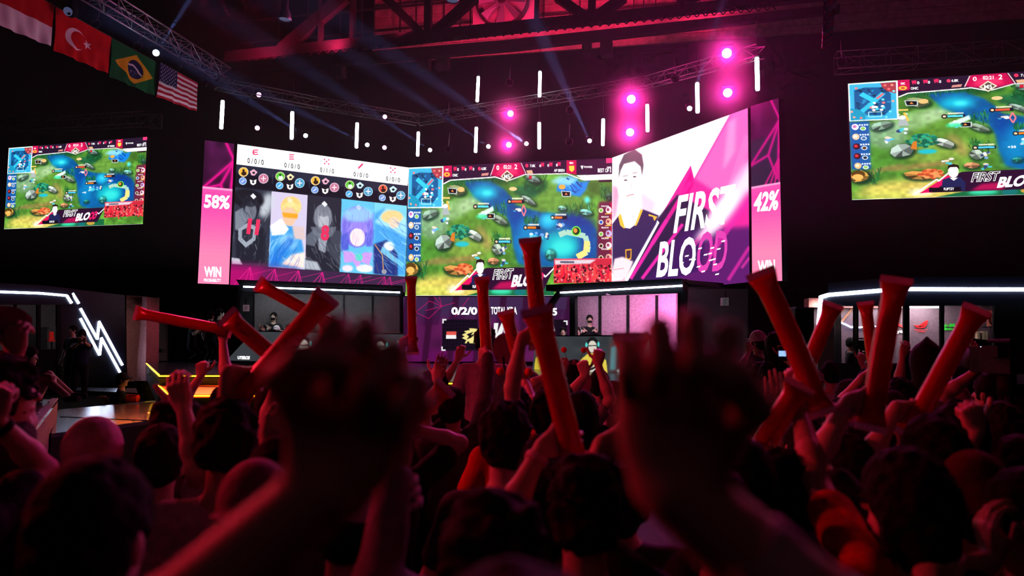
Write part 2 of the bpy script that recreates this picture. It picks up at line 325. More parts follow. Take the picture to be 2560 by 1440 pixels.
    c.poly([(1005, 205), (1070, 142), (1135, 200), (1070, 262)], (230, 214, 190)); c.poly([(1022, 203), (1070, 158), (1118, 200), (1070, 246)], (90, 70, 60))
    for x, y in ((552, 134), (632, 130), (708, 128), (1425, 92), (1508, 90), (1590, 86)): c.poly([(x-18, y-22), (x+18, y-24), (x+12, y+20), (x, y+6), (x-12, y+22)], (220, 40, 90))
    c.ell(795, 128, 15, 18, (230, 60, 100)); c.ell(1268, 98, 16, 18, (240, 50, 90))
    c.poly([(820, 176), (890, 168), (880, 196), (812, 200)], (210, 140, 130)); c.poly([(1262, 146), (1320, 142), (1330, 176), (1275, 180)], (220, 170, 130))
    c.ell(470, 186, 30, 22, (250, 190, 60)); c.ell(470, 186, 14, 9, (200, 40, 60)); c.poly([(1690, 100), (1742, 98), (1742, 140), (1716, 162), (1692, 142)], (250, 210, 70)); c.poly([(1803, 100), (1835, 98), (1820, 138)], (255, 255, 255))
    # minimap
    c.poly([(78, 118), (436, 104), (428, 520), (72, 522)], (240, 250, 255)); c.poly([(92, 130), (424, 118), (416, 508), (84, 512)], (60, 180, 222)); c.poly([(122, 190), (200, 165), (330, 170), (382, 240), (380, 400), (330, 470), (180, 462), (118, 390)], (20, 90, 150))
    for i in range(46): c.ell(R.uniform(130, 370), R.uniform(180, 460), R.uniform(7, 18), R.uniform(6, 15), R.choice([(14, 40, 70), (16, 60, 100), (40, 150, 200), (10, 34, 60)]), .85, 0, R.uniform(0, 90))
    c.line([(150, 440), (250, 330), (330, 230)], 38, (50, 190, 226)); c.line([(170, 230), (270, 320)], 44, (50, 200, 236)); c.line([(330, 235), (280, 290)], 18, (230, 110, 120))
    c.poly([(312, 124), (424, 118), (420, 240), (360, 215), (325, 170)], (170, 60, 70)); c.poly([(86, 380), (150, 400), (190, 450), (190, 508), (84, 512)], (24, 150, 190))
    for i in range(14): c.ell(R.uniform(220, 330), R.uniform(330, 410), 13, 12, R.choice([(255, 240, 240), (240, 120, 120), (60, 210, 240), (255, 255, 255)]))
    for x, y in ((140, 170), (345, 150), (395, 150), (370, 190), (405, 215), (110, 480), (160, 490), (95, 420), (325, 300), (395, 320), (370, 430), (340, 490)): c.ell(x, y, 10, 11, R.choice([(255, 160, 140), (255, 120, 120), (120, 230, 250)]))
    c.line([(215, 430), (308, 430), (308, 482), (215, 482), (215, 430)], 6, (190, 250, 250))
    # player lists
    c.poly([(72, 528), (215, 526), (205, 1055), (62, 1055)], (16, 84, 170), .95, 4); c.poly([(1985, 460), (2122, 455), (2124, 1025), (1965, 1025)], (110, 24, 60), .9, 6); c.poly([(2100, 460), (2122, 460), (2122, 1025), (2100, 1025)], (200, 30, 70), .8, 3)
    for k in range(5):
        y = 585+k*107; c.ell(112, y, 26, 34, [(240, 230, 250), (250, 200, 160), (60, 20, 30), (60, 20, 30), (250, 190, 130)][k]); c.ell(108, y-4, 14, 16, [(200, 120, 180), (240, 240, 230), (210, 50, 60), (210, 50, 60), (250, 230, 200)][k]); c.ell(168, y+20, 22, 22, (230, 240, 240)); c.ell(168, y+20, 15, 15, [(140, 200, 80), (60, 110, 160), (90, 50, 30), (30, 40, 60), (150, 200, 90)][k])
        for j in range(4): c.rect(140+j*18, y-28, 152+j*18, y-10, (235, 240, 250)); c.rect(2070-j*19, y-90, 2082-j*19, y-76, (255, 240, 245))
        y = 540+k*118; c.ell(2085, y, 30, 34, [(250, 220, 230), (250, 190, 150), (200, 180, 240), (240, 220, 230), (230, 180, 160)][k]); c.ell(2078, y-4, 14, 16, (150, 60, 80)); c.ell(2008, y+4, 24, 24, (240, 230, 210)); c.ell(2008, y+4, 16, 16, [(120, 190, 70), (40, 90, 190), (110, 180, 70), (60, 40, 20), (80, 50, 20)][k]); c.line([(2050, y+38), (2115, y+36)], 8, (240, 190, 60))
    c.rect(1985, 240, 2115, 262, (40, 20, 30)); c.rect(1290, 196, 1318, 230, (200, 30, 50))
    # caption strip with a plain bust
    c.poly([(860, 1118), (1545, 1108), (1440, 1332), (620, 1340), (760, 1180)], (42, 14, 44)); c.poly([(545, 1345), (760, 1150), (790, 1180), (740, 1230), (640, 1336)], (220, 20, 90)); c.line([(500, 1360), (680, 1190), (690, 1215), (770, 1120)], 12, (255, 255, 255)); c.poly([(920, 1330), (1000, 1260), (1200, 1240), (1150, 1330)], (210, 20, 90), .8, 6)
    c.poly([(710, 1290), (720, 1200), (780, 1170), (850, 1175), (885, 1240), (880, 1330), (715, 1330)], (30, 34, 80)); c.poly([(770, 1180), (800, 1215), (832, 1180)], (250, 235, 230)); c.ell(800, 1110, 38, 70, (255, 244, 240)); c.poly([(758, 1090), (765, 1040), (800, 1028), (840, 1042), (846, 1090), (825, 1062), (780, 1062)], (34, 22, 22)); c.rect(618, 1285, 850, 1332, (14, 12, 22)); c.line([(1410, 1225), (1440, 1185), (1450, 1210), (1550, 1110)], 12, (255, 255, 255))
    # crowd window
    c.poly([(1538, 1030), (2118, 1024), (2116, 1258), (1536, 1272)], (196, 40, 60))
    for i in range(330):
        x, y = R.uniform(1545, 2108), R.uniform(1090, 1258); c.ell(x, y, R.uniform(7, 17), R.uniform(7, 16), R.choice([(60, 14, 26), (30, 10, 18), (230, 60, 70), (250, 110, 100), (240, 150, 140), (180, 24, 50)]), .9)
    for i in range(26): x, y = R.uniform(1560, 2100), R.uniform(1060, 1200); c.line([(x, y), (x+R.uniform(-26, 26), y+R.uniform(60, 110))], 20, R.choice([(240, 40, 50), (250, 70, 70), (220, 24, 60)]), .9)
    c.poly([(1545, 1040), (1960, 1034), (1900, 1075), (1550, 1085)], (220, 220, 228), .9, 2); c.rect(1600, 1050, 1740, 1070, (90, 90, 110))
    c.line([(1538, 1030), (2118, 1024)], 7, (250, 60, 90)); c.line([(50, 1398), (2122, 1398)], 10, (250, 255, 255))
    return c
GAME_TXT = [('0', (965, 95, 992, 140)), ('02:21', (1035, 90, 1110, 128)), ('2', (1145, 82, 1172, 132)), ('0', (572, 120, 588, 150)), ('0', (648, 120, 664, 148)), ('0', (727, 116, 742, 146)), ('6.8K', (815, 112, 865, 140)), ('7.0K', (1300, 84, 1355, 112)), ('0', (1394, 84, 1410, 112)), ('0', (1474, 80, 1490, 108)), ('1', (1562, 78, 1574, 104)), ('ONIC', (525, 178, 578, 206)), ('AP BREN', (1540, 130, 1645, 158)), ('GAME', (2068, 105, 2110, 122)), ('BEST OF 5', (1978, 124, 2112, 164)), ('POWER', (1842, 100, 1925, 120)), ('ONIC', (455, 125, 486, 148)), ('BRN', (1696, 60, 1732, 80)), ('M5', (1042, 184, 1098, 226)), ('+35', (1195, 848, 1255, 874)), ('FLIPTZY', (725, 1292, 800, 1320)), ('BLOOD', None), ('FIRST', None)]

def net(c, pts, links, w, col=(220, 20, 130), a=.9):
    for i, j in links: c.line([pts[i], pts[j]], w*2.2, col, a*.3, 2); c.line([pts[i], pts[j]], w, col, a)
def bust(c, cx, top, s, hair, face, coat, coat2):    # plain anonymous figure, no facial features
    c.poly([(cx-120*s, top+640*s), (cx-130*s, top+360*s), (cx-60*s, top+290*s), (cx+60*s, top+290*s), (cx+140*s, top+360*s), (cx+130*s, top+640*s)], coat, 1, 2)
    c.poly([(cx-50*s, top+300*s), (cx+50*s, top+300*s), (cx+20*s, top+480*s), (cx-40*s, top+450*s)], coat2, 1, 3)
    c.ell(cx, top+150*s, 85*s, 120*s, hair, 1, 2); c.ell(cx+4*s, top+185*s, 52*s, 84*s, face, 1, 3); c.poly([(cx-60*s, top+130*s), (cx-10*s, top+70*s), (cx+70*s, top+130*s), (cx+10*s, top+150*s)], hair, .9, 2)
def left_canvas(w=520, h=410):
    # crop coordinates: x = (px-480)*3.693, y = (py-330)*3.693
    c = Cv(w, h, [(420, 112), (2008, 338), (1972, 1480), (352, 1412)], (24, 26, 42)); R = random.Random(5)
    c.poly([(420, 112), (2008, 338), (1996, 505), (410, 300)], (255, 255, 255)); c.poly([(410, 300), (1996, 505), (1990, 690), (396, 512)], (34, 38, 56)); c.poly([(405, 380), (1993, 590), (1990, 690), (396, 512)], (12, 13, 24), .9, 6)
    # five portrait tiles
    X = [(396, 740, 368, 712), (740, 1073, 712, 1048), (1073, 1387, 1048, 1365), (1387, 1688, 1365, 1676), (1688, 1988, 1676, 1966)]
    yt = lambda x: 512+(x-396)*.112; yb = lambda x: 1222+(x-368)*.0707
    bg = [(44, 48, 62), (206, 196, 224), (36, 38, 50), (96, 190, 226), (120, 206, 230)]
    for (a, b, e, f), g in zip(X, bg): c.poly([(a, yt(a)), (b, yt(b)), (f, yb(f)), (e, yb(e))], g)
    c.ell(690, 680, 60, 120, (200, 206, 216), .9, 16, 20); c.ell(520, 620, 150, 90, (20, 22, 30), 1, 6, 10); bust(c, 540, 540, 1.05, (28, 30, 40), (110, 116, 130), (30, 32, 44), (90, 96, 112))
    c.poly([(400, 740), (470, 700), (520, 800), (470, 930), (400, 900)], (120, 128, 142), 1, 3); c.poly([(430, 900), (520, 840), (600, 880), (590, 1000), (500, 1070), (430, 1000)], (150, 158, 172)); c.poly([(465, 910), (520, 880), (570, 905), (560, 980), (505, 1020), (465, 980)], (40, 44, 56)); c.poly([(368, 1160), (440, 1170), (470, 1225), (370, 1220)], (190, 196, 206), 1, 3)
    for i in range(26): x, y = R.uniform(400, 700), R.uniform(700, 1150); c.line([(x, y), (x+R.uniform(-30, 30), y+R.uniform(10, 60))], 5, R.choice([(150, 156, 170), (70, 74, 90), (200, 204, 214)]), .5)
    # blond figure in white and blue
    c.poly([(716, 1200), (730, 880), (860, 850), (1000, 900), (1050, 1180), (1045, 1265), (712, 1245)], (60, 150, 220), 1, 5); c.ell(890, 1020, 70, 60, (220, 250, 255), 1, 18); c.poly([(725, 870), (830, 800), (900, 900), (860, 950), (740, 960)], (236, 240, 246), 1, 3); c.poly([(930, 870), (1040, 880), (1050, 1000), (950, 990)], (214, 190, 190), 1, 4); c.poly([(830, 1220), (930, 1130), (1050, 1110), (1046, 1265)], (252, 224, 214), 1, 6)
    c.ell(920, 690, 95, 90, (246, 198, 120), 1, 3); c.ell(905, 780, 62, 92, (244, 190, 160), 1, 3); c.poly([(835, 745), (985, 760), (978, 805), (850, 790)], (250, 160, 40), 1, 2); c.poly([(830, 700), (900, 630), (1010, 680), (1000, 740), (920, 700)], (252, 214, 140), 1, 2); c.poly([(730, 1150), (900, 960), (960, 1010), (800, 1240), (716, 1240)], (30, 110, 210), .8, 8)
    bust(c, 1215, 640, 1.0, (120, 124, 138), (176, 180, 190), (34, 36, 48), (150, 156, 170))
    c.poly([(1060, 960), (1140, 900), (1190, 960), (1130, 1060), (1060, 1040)], (90, 96, 110), 1, 3); c.poly([(1240, 1080), (1300, 900), (1385, 920), (1370, 1250)], (60, 64, 78), 1, 4); c.poly([(1050, 1180), (1160, 1200), (1200, 1280), (1050, 1268)], (170, 176, 188), 1, 4); c.poly([(1100, 880), (1340, 880), (1300, 960), (1220, 1010), (1130, 950)], (110, 116, 130), .8, 3)
    # violet haired figure
    c.ell(1530, 880, 150, 190, (120, 110, 220), 1, 4); c.poly([(1390, 740), (1440, 700), (1480, 780)], (96, 170, 226)); c.poly([(1640, 780), (1690, 740), (1690, 860)], (110, 150, 230)); c.ell(1540, 770, 140, 70, (150, 210, 236), .8, 12); c.ell(1532, 975, 70, 84, (252, 226, 222), 1, 3); c.poly([(1430, 930), (1480, 840), (1600, 840), (1640, 950), (1560, 900), (1500, 890)], (150, 130, 230), 1, 2); c.poly([(1380, 960), (1450, 930), (1450, 1090), (1380, 1100)], (70, 80, 200), .9, 5); c.poly([(1600, 940), (1690, 900), (1670, 1060), (1610, 1060)], (90, 90, 210), .9, 5)
    c.poly([(1400, 1100), (1480, 1110), (1530, 1160), (1600, 1110), (1670, 1120), (1640, 1230), (1560, 1200), (1540, 1280), (1490, 1200), (1410, 1210)], (196, 150, 230), 1, 2); c.ell(1545, 1160, 34, 34, (80, 210, 190)); c.ell(1600, 1260, 80, 34, (252, 236, 226), 1, 4); c.ell(1440, 1260, 50, 30, (240, 220, 240), 1, 5)
    # fair haired figure with pale blue cloak
    c.poly([(1690, 760), (1800, 700), (1988, 860), (1966, 1330), (1676, 1300)], (70, 160, 226), 1, 8); c.poly([(1690, 840), (1840, 900), (1985, 980), (1980, 800), (1800, 700)], (170, 226, 240), .9, 6); c.ell(1850, 790, 100, 60, (246, 206, 140), 1, 4); c.ell(1870, 840, 50, 54, (250, 210, 180), 1, 3); c.poly([(1680, 1040), (1800, 1000), (1900, 1130), (1900, 1330), (1680, 1310)], (30, 50, 120), 1, 5); c.ell(1820, 1060, 50, 44, (236, 240, 248), 1, 4); c.poly([(1760, 1060), (1960, 1220), (1950, 1260), (1740, 1110)], (120, 206, 240), .9, 3); c.line([(1690, 1040), (1760, 1140), (1770, 1300)], 9, (200, 140, 90)); c.ell(1775, 1290, 24, 22, (150, 150, 160))
    # painted strands, folds and sparks so each portrait reads as busy artwork
    def strokes(n, x0, y0, x1, y1, cols, dx, dy, wd=4.5, al=.32):
        for _ in range(n):
            x, y = R.uniform(x0, x1), R.uniform(y0, y1); q = (x+dx*R.uniform(.5, 1.2), y+dy*R.uniform(.5, 1.2)); m_ = ((x+q[0])/2+R.uniform(-10, 10), (y+q[1])/2+R.uniform(-10, 10)); c.line([(x, y), m_, q], R.uniform(.5, 1.3)*wd, R.choice(cols), al)
    strokes(50, 400, 560, 620, 760, [(16, 18, 24), (60, 64, 76), (90, 96, 110)], 40, 80); strokes(50, 390, 900, 700, 1180, [(24, 26, 34), (60, 64, 78), (120, 126, 140)], -20, 90)
    strokes(40, 830, 610, 1000, 720, [(255, 224, 150), (236, 170, 80), (255, 240, 200)], 34, 50); strokes(50, 730, 900, 1020, 1180, [(90, 190, 240), (30, 100, 200), (210, 240, 255), (20, 70, 160)], -70, 110, 7); strokes(20, 830, 1130, 1040, 1230, [(255, 236, 230), (230, 170, 150)], 60, 40)
    strokes(60, 1110, 660, 1330, 860, [(90, 94, 108), (190, 194, 204), (50, 54, 66)], 10, 80); strokes(60, 1070, 930, 1370, 1250, [(30, 32, 42), (110, 116, 130), (180, 186, 196), (70, 74, 90)], 50, 90, 6)
    strokes(90, 1390, 720, 1680, 1000, [(150, 130, 240), (90, 80, 200), (180, 200, 250), (200, 170, 250)], -14, 110); strokes(40, 1390, 1090, 1660, 1240, [(220, 180, 240), (150, 90, 200), (240, 220, 250)], 50, 50)
    strokes(60, 1700, 780, 1970, 1250, [(60, 140, 220), (200, 240, 250), (30, 90, 190), (130, 210, 240)], 110, 90, 8); strokes(30, 1770, 740, 1920, 830, [(255, 226, 160), (226, 160, 90)], 30, 26); strokes(30, 1690, 1050, 1880, 1300, [(30, 40, 100), (60, 80, 160), (190, 130, 90)], 20, 100)
    # item icons
    for k, (ox, oy, first) in enumerate(((478, 372, 0), (820, 415, 1), (1146, 456, 0), (1463, 495, 1), (1768, 532, 2))):
        s = 1-.03*k; big = [(236, 176, 60), (90, 190, 60), (220, 80, 60)][first]
        c.ell(ox, oy, 46*s, 44*s, (250, 230, 190)); c.ell(ox, oy, 41*s, 39*s, big, 1, 1); c.ell(ox+4, oy+14, 24*s, 20*s, (50, 30, 20) if first != 1 else (230, 250, 230)); c.ell(ox, oy-14, 11*s, 12*s, (40, 26, 20) if first != 1 else (20, 60, 30))
        c.ell(ox-6, oy+84, 36*s, 35*s, (180, 210, 240)); c.ell(ox-6, oy+84, 29*s, 28*s, (110, 140, 210) if first != 1 else (60, 160, 220)); c.line([(ox-20, oy+96), (ox+8, oy+72)], 8, (230, 240, 250))
        x, y = ox+95, oy+8; cc = (232, 170, 190) if first == 0 else ((240, 224, 170) if k == 1 else (200, 236, 244))
        c.poly([(x-36, y-12), (x, y-34), (x+36, y-6), (x+8, y+26), (x-20, y+24)], cc); c.ell(x, y, 13, 11, (30, 32, 46))
        x, y = ox+90, oy+90; c.poly([(x-32, y-22), (x, y-8), (x+32, y-22), (x+26, y+18), (x, y+34), (x-24, y+20)], (236, 232, 226)); c.ell(x, y+4, 10, 12, (30, 32, 46))
        x, y = ox+186*s, oy+62; c.ell(x, y, 47*s, 46*s, (224, 190, 206) if first == 0 else (170, 214, 232)); c.ell(x, y, 40*s, 39*s, (190, 110, 140) if first == 0 else (70, 150, 190)); c.line([(x-24, y), (x+24, y)], 9, (240, 224, 230)); c.line([(x, y-26), (x, y+26)], 9, (240, 224, 230))
        if k < 4: c.line([(ox+272, oy+20), (ox+268, oy+110)], 4, (60, 64, 84))
    for k, (x, y) in enumerate(((592, 190), (925, 235), (1250, 280), (1562, 322), (1860, 362))):      # broken round marks above the scores
        col = (226, 60, 110)
        if k < 2:
            for j in (-1, 0, 1): c.rect(x-22, y+j*20-5, x+24-(j == 0)*6, y+j*20+5, col)
            c.ell(x-22, y, 8, 22, col) if k == 0 else None
        elif k == 3: c.line([(x-20, y+22), (x+22, y-20)], 16, col)
        else:
            for dx, dy in ((-20, -20), (20, -16), (-18, 18), (18, 22), (0, 0)): c.poly([(x+dx-9, y+dy), (x+dx, y+dy-9), (x+dx+9, y+dy), (x+dx, y+dy+9)], col)
    for (x, y, f) in ((570, 597, 1), (908, 632, 0), (1230, 670, 1), (1545, 703, 0)):
        c.poly([(x-28, y-4), (x-2, y-28), (x+28, y+4), (x+2, y+28)], (236, 236, 240), .95 if f else .5)
    # pink lattice band
    c.poly([(360, 1222), (1970, 1336), (1968, 1480), (352, 1412)], (58, 36, 66)); c.poly([(355, 1222), (700, 1250), (600, 1420), (352, 1412)], (190, 10, 110), .8, 26); c.poly([(700, 1250), (1000, 1270), (900, 1440), (650, 1420)], (130, 20, 90), .7, 30)
    for k, x in enumerate((540, 770, 990, 1210, 1450, 1560, 1780, 1830)):
        y = 1236+(x-368)*.07
        for dx in (-190, -70, 10, 50): c.line([(x, y), (x+dx, y+210)], 8, (214, 30, 130), .8 if k < 4 else .5)
        c.line([(x, y+70), (x+210, y+20)], 6, (214, 30, 130), .6)
    return c
def strip_canvas(w, h, quad, split, right=False):
    c = Cv(w, h, quad, (60, 14, 52)); c.noise(.3, 20)
    (x0, y0), (x1, y1), (x2, y2), (x3, y3) = quad
    L = lambda u, v: (x0+(x1-x0)*u+(x3-x0)*v*(1-u)+(x2-x1)*v*u, y0+(y1-y0)*u+(y3-y0)*v*(1-u)+(y2-y1)*v*u)
    if right: c.poly([L(0, .2), L(1, .2), L(1, .5), L(0, .5)], (34, 30, 54), 1, 6)
    P = [L(1.02, .12), L(-.02, .34), L(.6, .3), L(.9, .44), L(.4, .75*split), L(.72, 0), L(.98, .3)]
    net(c, P, [(0, 1), (0, 2), (2, 1), (2, 3), (0, 3), (5, 0), (0, 6)], 6 if not right else 5, (216, 16, 130) if not right else (190, 20, 120))
    if right:
        for q in ((.55, .6), (.75, .6), (.95, .6), (.3, .6)): c.line([L(.96, .33), L(q[0], q[1]*.85)], 5, (200, 24, 120), .8)
    c.poly([L(0, split), L(1, split+(.005)), L(1, 1), L(0, 1)], (250, 100, 160)); 
    for i in range(24):
        v0 = split+(1-split)*i/24; v1 = split+(1-split)*(i+1)/24; t = min(1, abs(i/24-.1)*1.8)
        col = tuple(a*(1-t)+b*t for a, b in zip((240, 64, 160), (255, 126, 168))); c.poly([L(0, v0), L(1, v0), L(1, v1), L(0, v1)], col)
    c.line([L(0, split), L(1, split)], 5, (255, 150, 200))
    return c
def right_canvas(w=360, h=450):
    # crop coordinates: x = (px-1520)*3, y = (py-240)*3
    c = Cv(w, h, [(32, 463), (1048, 90), (1062, 1395), (26, 1503)], (255, 255, 255)); R = random.Random(9)
    c.poly([(920, 130), (1048, 90), (1062, 1395), (110, 1500), (110, 1380), (620, 520), (645, 620)], (230, 40, 150), 1, 1)
    c.poly([(920, 130), (1048, 90), (1055, 520), (860, 760), (650, 620)], (244, 110, 190), .9, 10); c.poly([(900, 200), (960, 160), (950, 420), (860, 560)], (255, 170, 220), .6, 10)
    c.poly([(620, 560), (640, 660), (560, 820), (470, 930)], (226, 10, 130), 1, 4)
    c.poly([(370, 920), (520, 740), (760, 860), (700, 1300), (130, 1500), (120, 1400)], (40, 26, 62), 1, 4); c.poly([(560, 1010), (1060, 980), (1062, 1395), (200, 1490)], (64, 24, 92), .85, 14)
    for (a, b, wd, col, al) in (((330, 1110), (620, 640), 30, (236, 30, 150), .9), ((170, 1370), (440, 930), 26, (232, 40, 160), 1), ((255, 1370), (560, 960), 24, (232, 40, 160), 1), ((760, 1200), (1060, 760), 40, (220, 40, 160), .8), ((900, 1380), (1060, 1130), 26, (226, 40, 160), .7), ((1000, 1290), (1060, 1210), 20, (226, 50, 160), .7), ((900, 760), (1050, 300), 60, (250, 130, 200), .5), ((640, 1120), (900, 800), 36, (210, 20, 140), .7)): c.line([a, b], wd, col, al, 3)
    c.poly([(120, 1380), (370, 930), (385, 950), (145, 1395)], (255, 255, 255), 1, 0)
    c.poly([(700, 1000), (1060, 480), (1062, 700), (780, 1050), (640, 1090)], (255, 236, 248), .9, 20); c.ell(860, 850, 170, 60, (255, 255, 255), .95, 26, -55)
    # anonymous player in a dark jersey, arms folded
    c.poly([(34, 660), (90, 700), (60, 900), (34, 940)], (240, 120, 170), .7, 12); c.poly([(240, 700), (370, 800), (330, 900), (250, 860)], (240, 190, 215), .7, 14)
    c.poly([(34, 960), (90, 885), (250, 845), (380, 895), (360, 960), (130, 1370), (34, 1330)], (52, 36, 84), 1, 2); c.poly([(80, 900), (95, 865), (160, 900), (240, 840), (262, 850), (225, 950), (165, 995), (110, 985)], (255, 236, 236), 1, 1)
    c.poly([(78, 905), (95, 880), (128, 990), (120, 994), (92, 970)], (246, 190, 60)); c.poly([(245, 850), (262, 858), (215, 970), (200, 975)], (246, 190, 60)); c.poly([(305, 885), (370, 905), (348, 938), (335, 905), (305, 900)], (240, 180, 60))
    c.poly([(115, 820), (235, 820), (225, 900), (165, 960), (110, 900)], (255, 240, 238), 1, 2); c.ell(168, 660, 88, 180, (255, 246, 244), 1, 2); c.ell(90, 700, 16, 50, (255, 235, 232))
    c.poly([(80, 620), (84, 520), (120, 440), (200, 400), (255, 440), (268, 520), (256, 600), (245, 530), (200, 490), (120, 510), (95, 560)], (96, 80, 90), 1, 3)
    c.ell(133, 632, 13, 5, (90, 60, 70)); c.ell(200, 606, 13, 5, (90, 60, 70)); c.line([(112, 604), (150, 596)], 6, (180, 150, 155)); c.line([(185, 580), (220, 572)], 6, (180, 150, 155)); c.line([(140, 752), (168, 742), (196, 738)], 6, (210, 130, 140)); c.line([(172, 640), (178, 695), (165, 700)], 4, (235, 200, 205))
    c.poly([(130, 1150), (178, 1145), (176, 1220), (152, 1235), (132, 1220)], (226, 160, 50)); c.poly([(138, 1160), (170, 1156), (168, 1212), (152, 1222), (140, 1210)], (70, 40, 60))
    c.poly([(34, 1300), (50, 1220), (110, 1205), (190, 1240), (140, 1370), (34, 1375)], (255, 220, 226), 1, 4); c.line([(40, 1302), (120, 1290)], 6, (235, 150, 170)); c.poly([(26, 1385), (130, 1370), (100, 1500), (26, 1500)], (255, 190, 205), 1, 3)
    return c
def lower_canvas(w=420, h=166):
    # crop coordinates: x = (px-980)*4.571, y = (py-720)*4.571
    c = Cv(w, h, [(128, 100), (2100, 100), (2100, 842), (92, 842)], (88, 24, 78)); c.noise(.2, 30); R = random.Random(2)
    c.poly([(128, 100), (2100, 100), (2100, 350), (110, 340)], (62, 46, 84), .8, 20); c.poly([(100, 700), (1400, 720), (1400, 842), (92, 842)], (104, 14, 92), .8, 16)
    for x in (150, 420, 700, 1000, 1240, 1500, 1800, 2000): c.poly([(x, 100), (x+70, 100), (x-10, 842), (x-80, 842)], (54, 12, 46), .8, 2); c.poly([(x-40, 240), (x+150, 240), (x+110, 420), (x-60, 420)], (60, 16, 60), .6, 3)
    for pts in ([(270, 280), (430, 150), (570, 210), (480, 100)], [(570, 210), (420, 350), (280, 280)], [(570, 210), (720, 170)], [(380, 260), (570, 210), (540, 100)], [(720, 330), (880, 110)]): c.line(pts, 7, (214, 24, 110), .8)
    for x0, x1 in ((575, 975), (1560, 1995)):
        c.rect(x0, 360, x1, 715, (16, 10, 24))
        for i in range(12): x = x0+(x1-x0)*i/11; c.line([(x, 360), (x, 715)], 2, (60, 30, 60), .8)
        for i in range(9): y = 365+i*42; c.line([(x0, y), (x1, y)], 2, (60, 30, 60), .8)
    for (x, y, sx, sy) in ((575, 355, 1, 1), (565, 718, 1, -1), (2003, 372, -1, 1), (2003, 718, -1, -1)): c.poly([(x, y), (x+48*sx, y), (x+48*sx, y+16*sy), (x+16*sx, y+16*sy), (x+16*sx, y+50*sy), (x, y+50*sy)], (250, 250, 252))
    c.rect(622, 497, 736, 540, (240, 90, 80)); c.rect(619, 538, 734, 580, (255, 255, 255))
    # yellow spiky crest
    c.poly([(940, 632), (830, 632), (850, 596), (800, 572), (788, 578), (830, 552), (800, 536), (812, 528), (850, 510), (822, 496), (838, 490), (890, 480), (880, 462), (920, 460), (985, 470), (985, 632)], (255, 240, 150)); c.poly([(850, 530), (930, 500), (900, 540), (960, 520), (900, 570), (850, 590), (880, 552)], (20, 12, 20)); c.ell(870, 625, 14, 16, (20, 12, 20))
    # white VS and shield on the right
    c.poly([(1165, 400), (1215, 400), (1200, 520), (1250, 400), (1300, 400), (1215, 630), (1150, 630)], (255, 255, 255)); c.poly([(1385, 400), (1392, 440), (1350, 450), (1320, 440), (1310, 480), (1345, 500), (1340, 590), (1250, 606), (1262, 570), (1300, 566), (1305, 530), (1272, 505), (1282, 430), (1330, 402)], (250, 250, 255))
    c.rect(1562, 465, 1606, 520, (236, 50, 40)); c.rect(1562, 522, 1606, 550, (236, 50, 40)); c.poly([(1480, 556), (1625, 556), (1575, 615), (1550, 600), (1530, 605)], (236, 230, 250)); c.poly([(1780, 552), (2100, 552), (1990, 560), (1880, 605), (1790, 605)], (232, 226, 246), 1, 2)
    return c
def desk_canvas(w, h, quad, yellow):
    c = Cv(w, h, quad, (58, 62, 66)); c.noise(.12, 12); (x0, y0), (x1, y1), (x2, y2), (x3, y3) = quad
    L = lambda u, v: ((x0*(1-u)+x1*u)*(1-v)+(x3*(1-u)+x2*u)*v, (y0*(1-u)+y1*u)*(1-v)+(y3*(1-u)+y2*u)*v)
    def fig(u, v, s, coat, rim):
        P = lambda a, b: L(u+a*s, v+b*s*2.2)
        c.poly([P(-.09, .42), P(-.085, .2), P(-.03, .13), P(.03, .13), P(.085, .2), P(.09, .42)], coat, 1, 1); x, y = P(0, .05); k = abs(P(.1, 0)[0]-P(0, 0)[0])
        c.ell(x, y, k*.42, k*.55, (26, 26, 28)); c.ell(x, y+k*.12, k*.3, k*.42, (226, 220, 206)); c.ell(x-k*.42, y, k*.08, k*.18, rim); c.ell(x+k*.42, y-k*.05, k*.08, k*.18, rim); c.line([P(-.03, .06), P(.03, .055)], k*.07, (60, 60, 60)); x, y = P(0, .28); c.poly([(x-k*.45, y-k*.1), (x+k*.45, y-k*.3), (x+k*.4, y+k*.2), (x-k*.4, y+k*.3)], (222, 214, 200)); c.line([(x-k*.3, y+k*.1), (x+k*.3, y-k*.15)], k*.14, (14, 14, 16))
    if yellow:
        fig(.1, .2, .95, (214, 190, 60), (90, 220, 220)); fig(.5, .1, 1.25, (236, 214, 80), (90, 220, 220)); fig(.86, .35, 1.1, (226, 206, 60), (220, 220, 230)); c.poly([L(.66, .3), L(.71, .25), L(.68, .9), L(.63, .9)], (70, 180, 190), .8, 3); c.poly([L(.75, .15), L(.8, .12), L(.76, .95), L(.72, .95)], (90, 220, 230), .8, 3); c.ell(*L(.735, .92), 16, 6, (230, 250, 250))
    else:
        c.ell(*L(.33, .5), 26, 34, (70, 190, 210), .7, 6); fig(.38, .3, 1.0, (30, 34, 38), (110, 220, 220)); fig(.62, .3, 1.0, (36, 40, 44), (110, 220, 220)); fig(.85, .3, 1.0, (34, 36, 40), (110, 220, 220))
        for i in range(26): c.ell(*L(random.Random(i).random(), .2+.7*random.Random(i+50).random()), 1.5, 1.5, (190, 230, 230))
    return c
# ------------------------------------------------------------------ planes the screens stand in
CLp = W(1018, 580, 24.0); CRp = W(1530, 570, 22.6); ym = (CLp[1]+CRp[1])/2; CLp[1] = CRp[1] = ym
LLp = W(585, 540, 21.9); RRp = W(1872, 490, 17.7)
pc = Plane(CLp, CRp); pl = Plane(LLp, CLp); pr = Plane(CRp, RRp)
EXT = lambda P, a, k: P.p+P.d*k
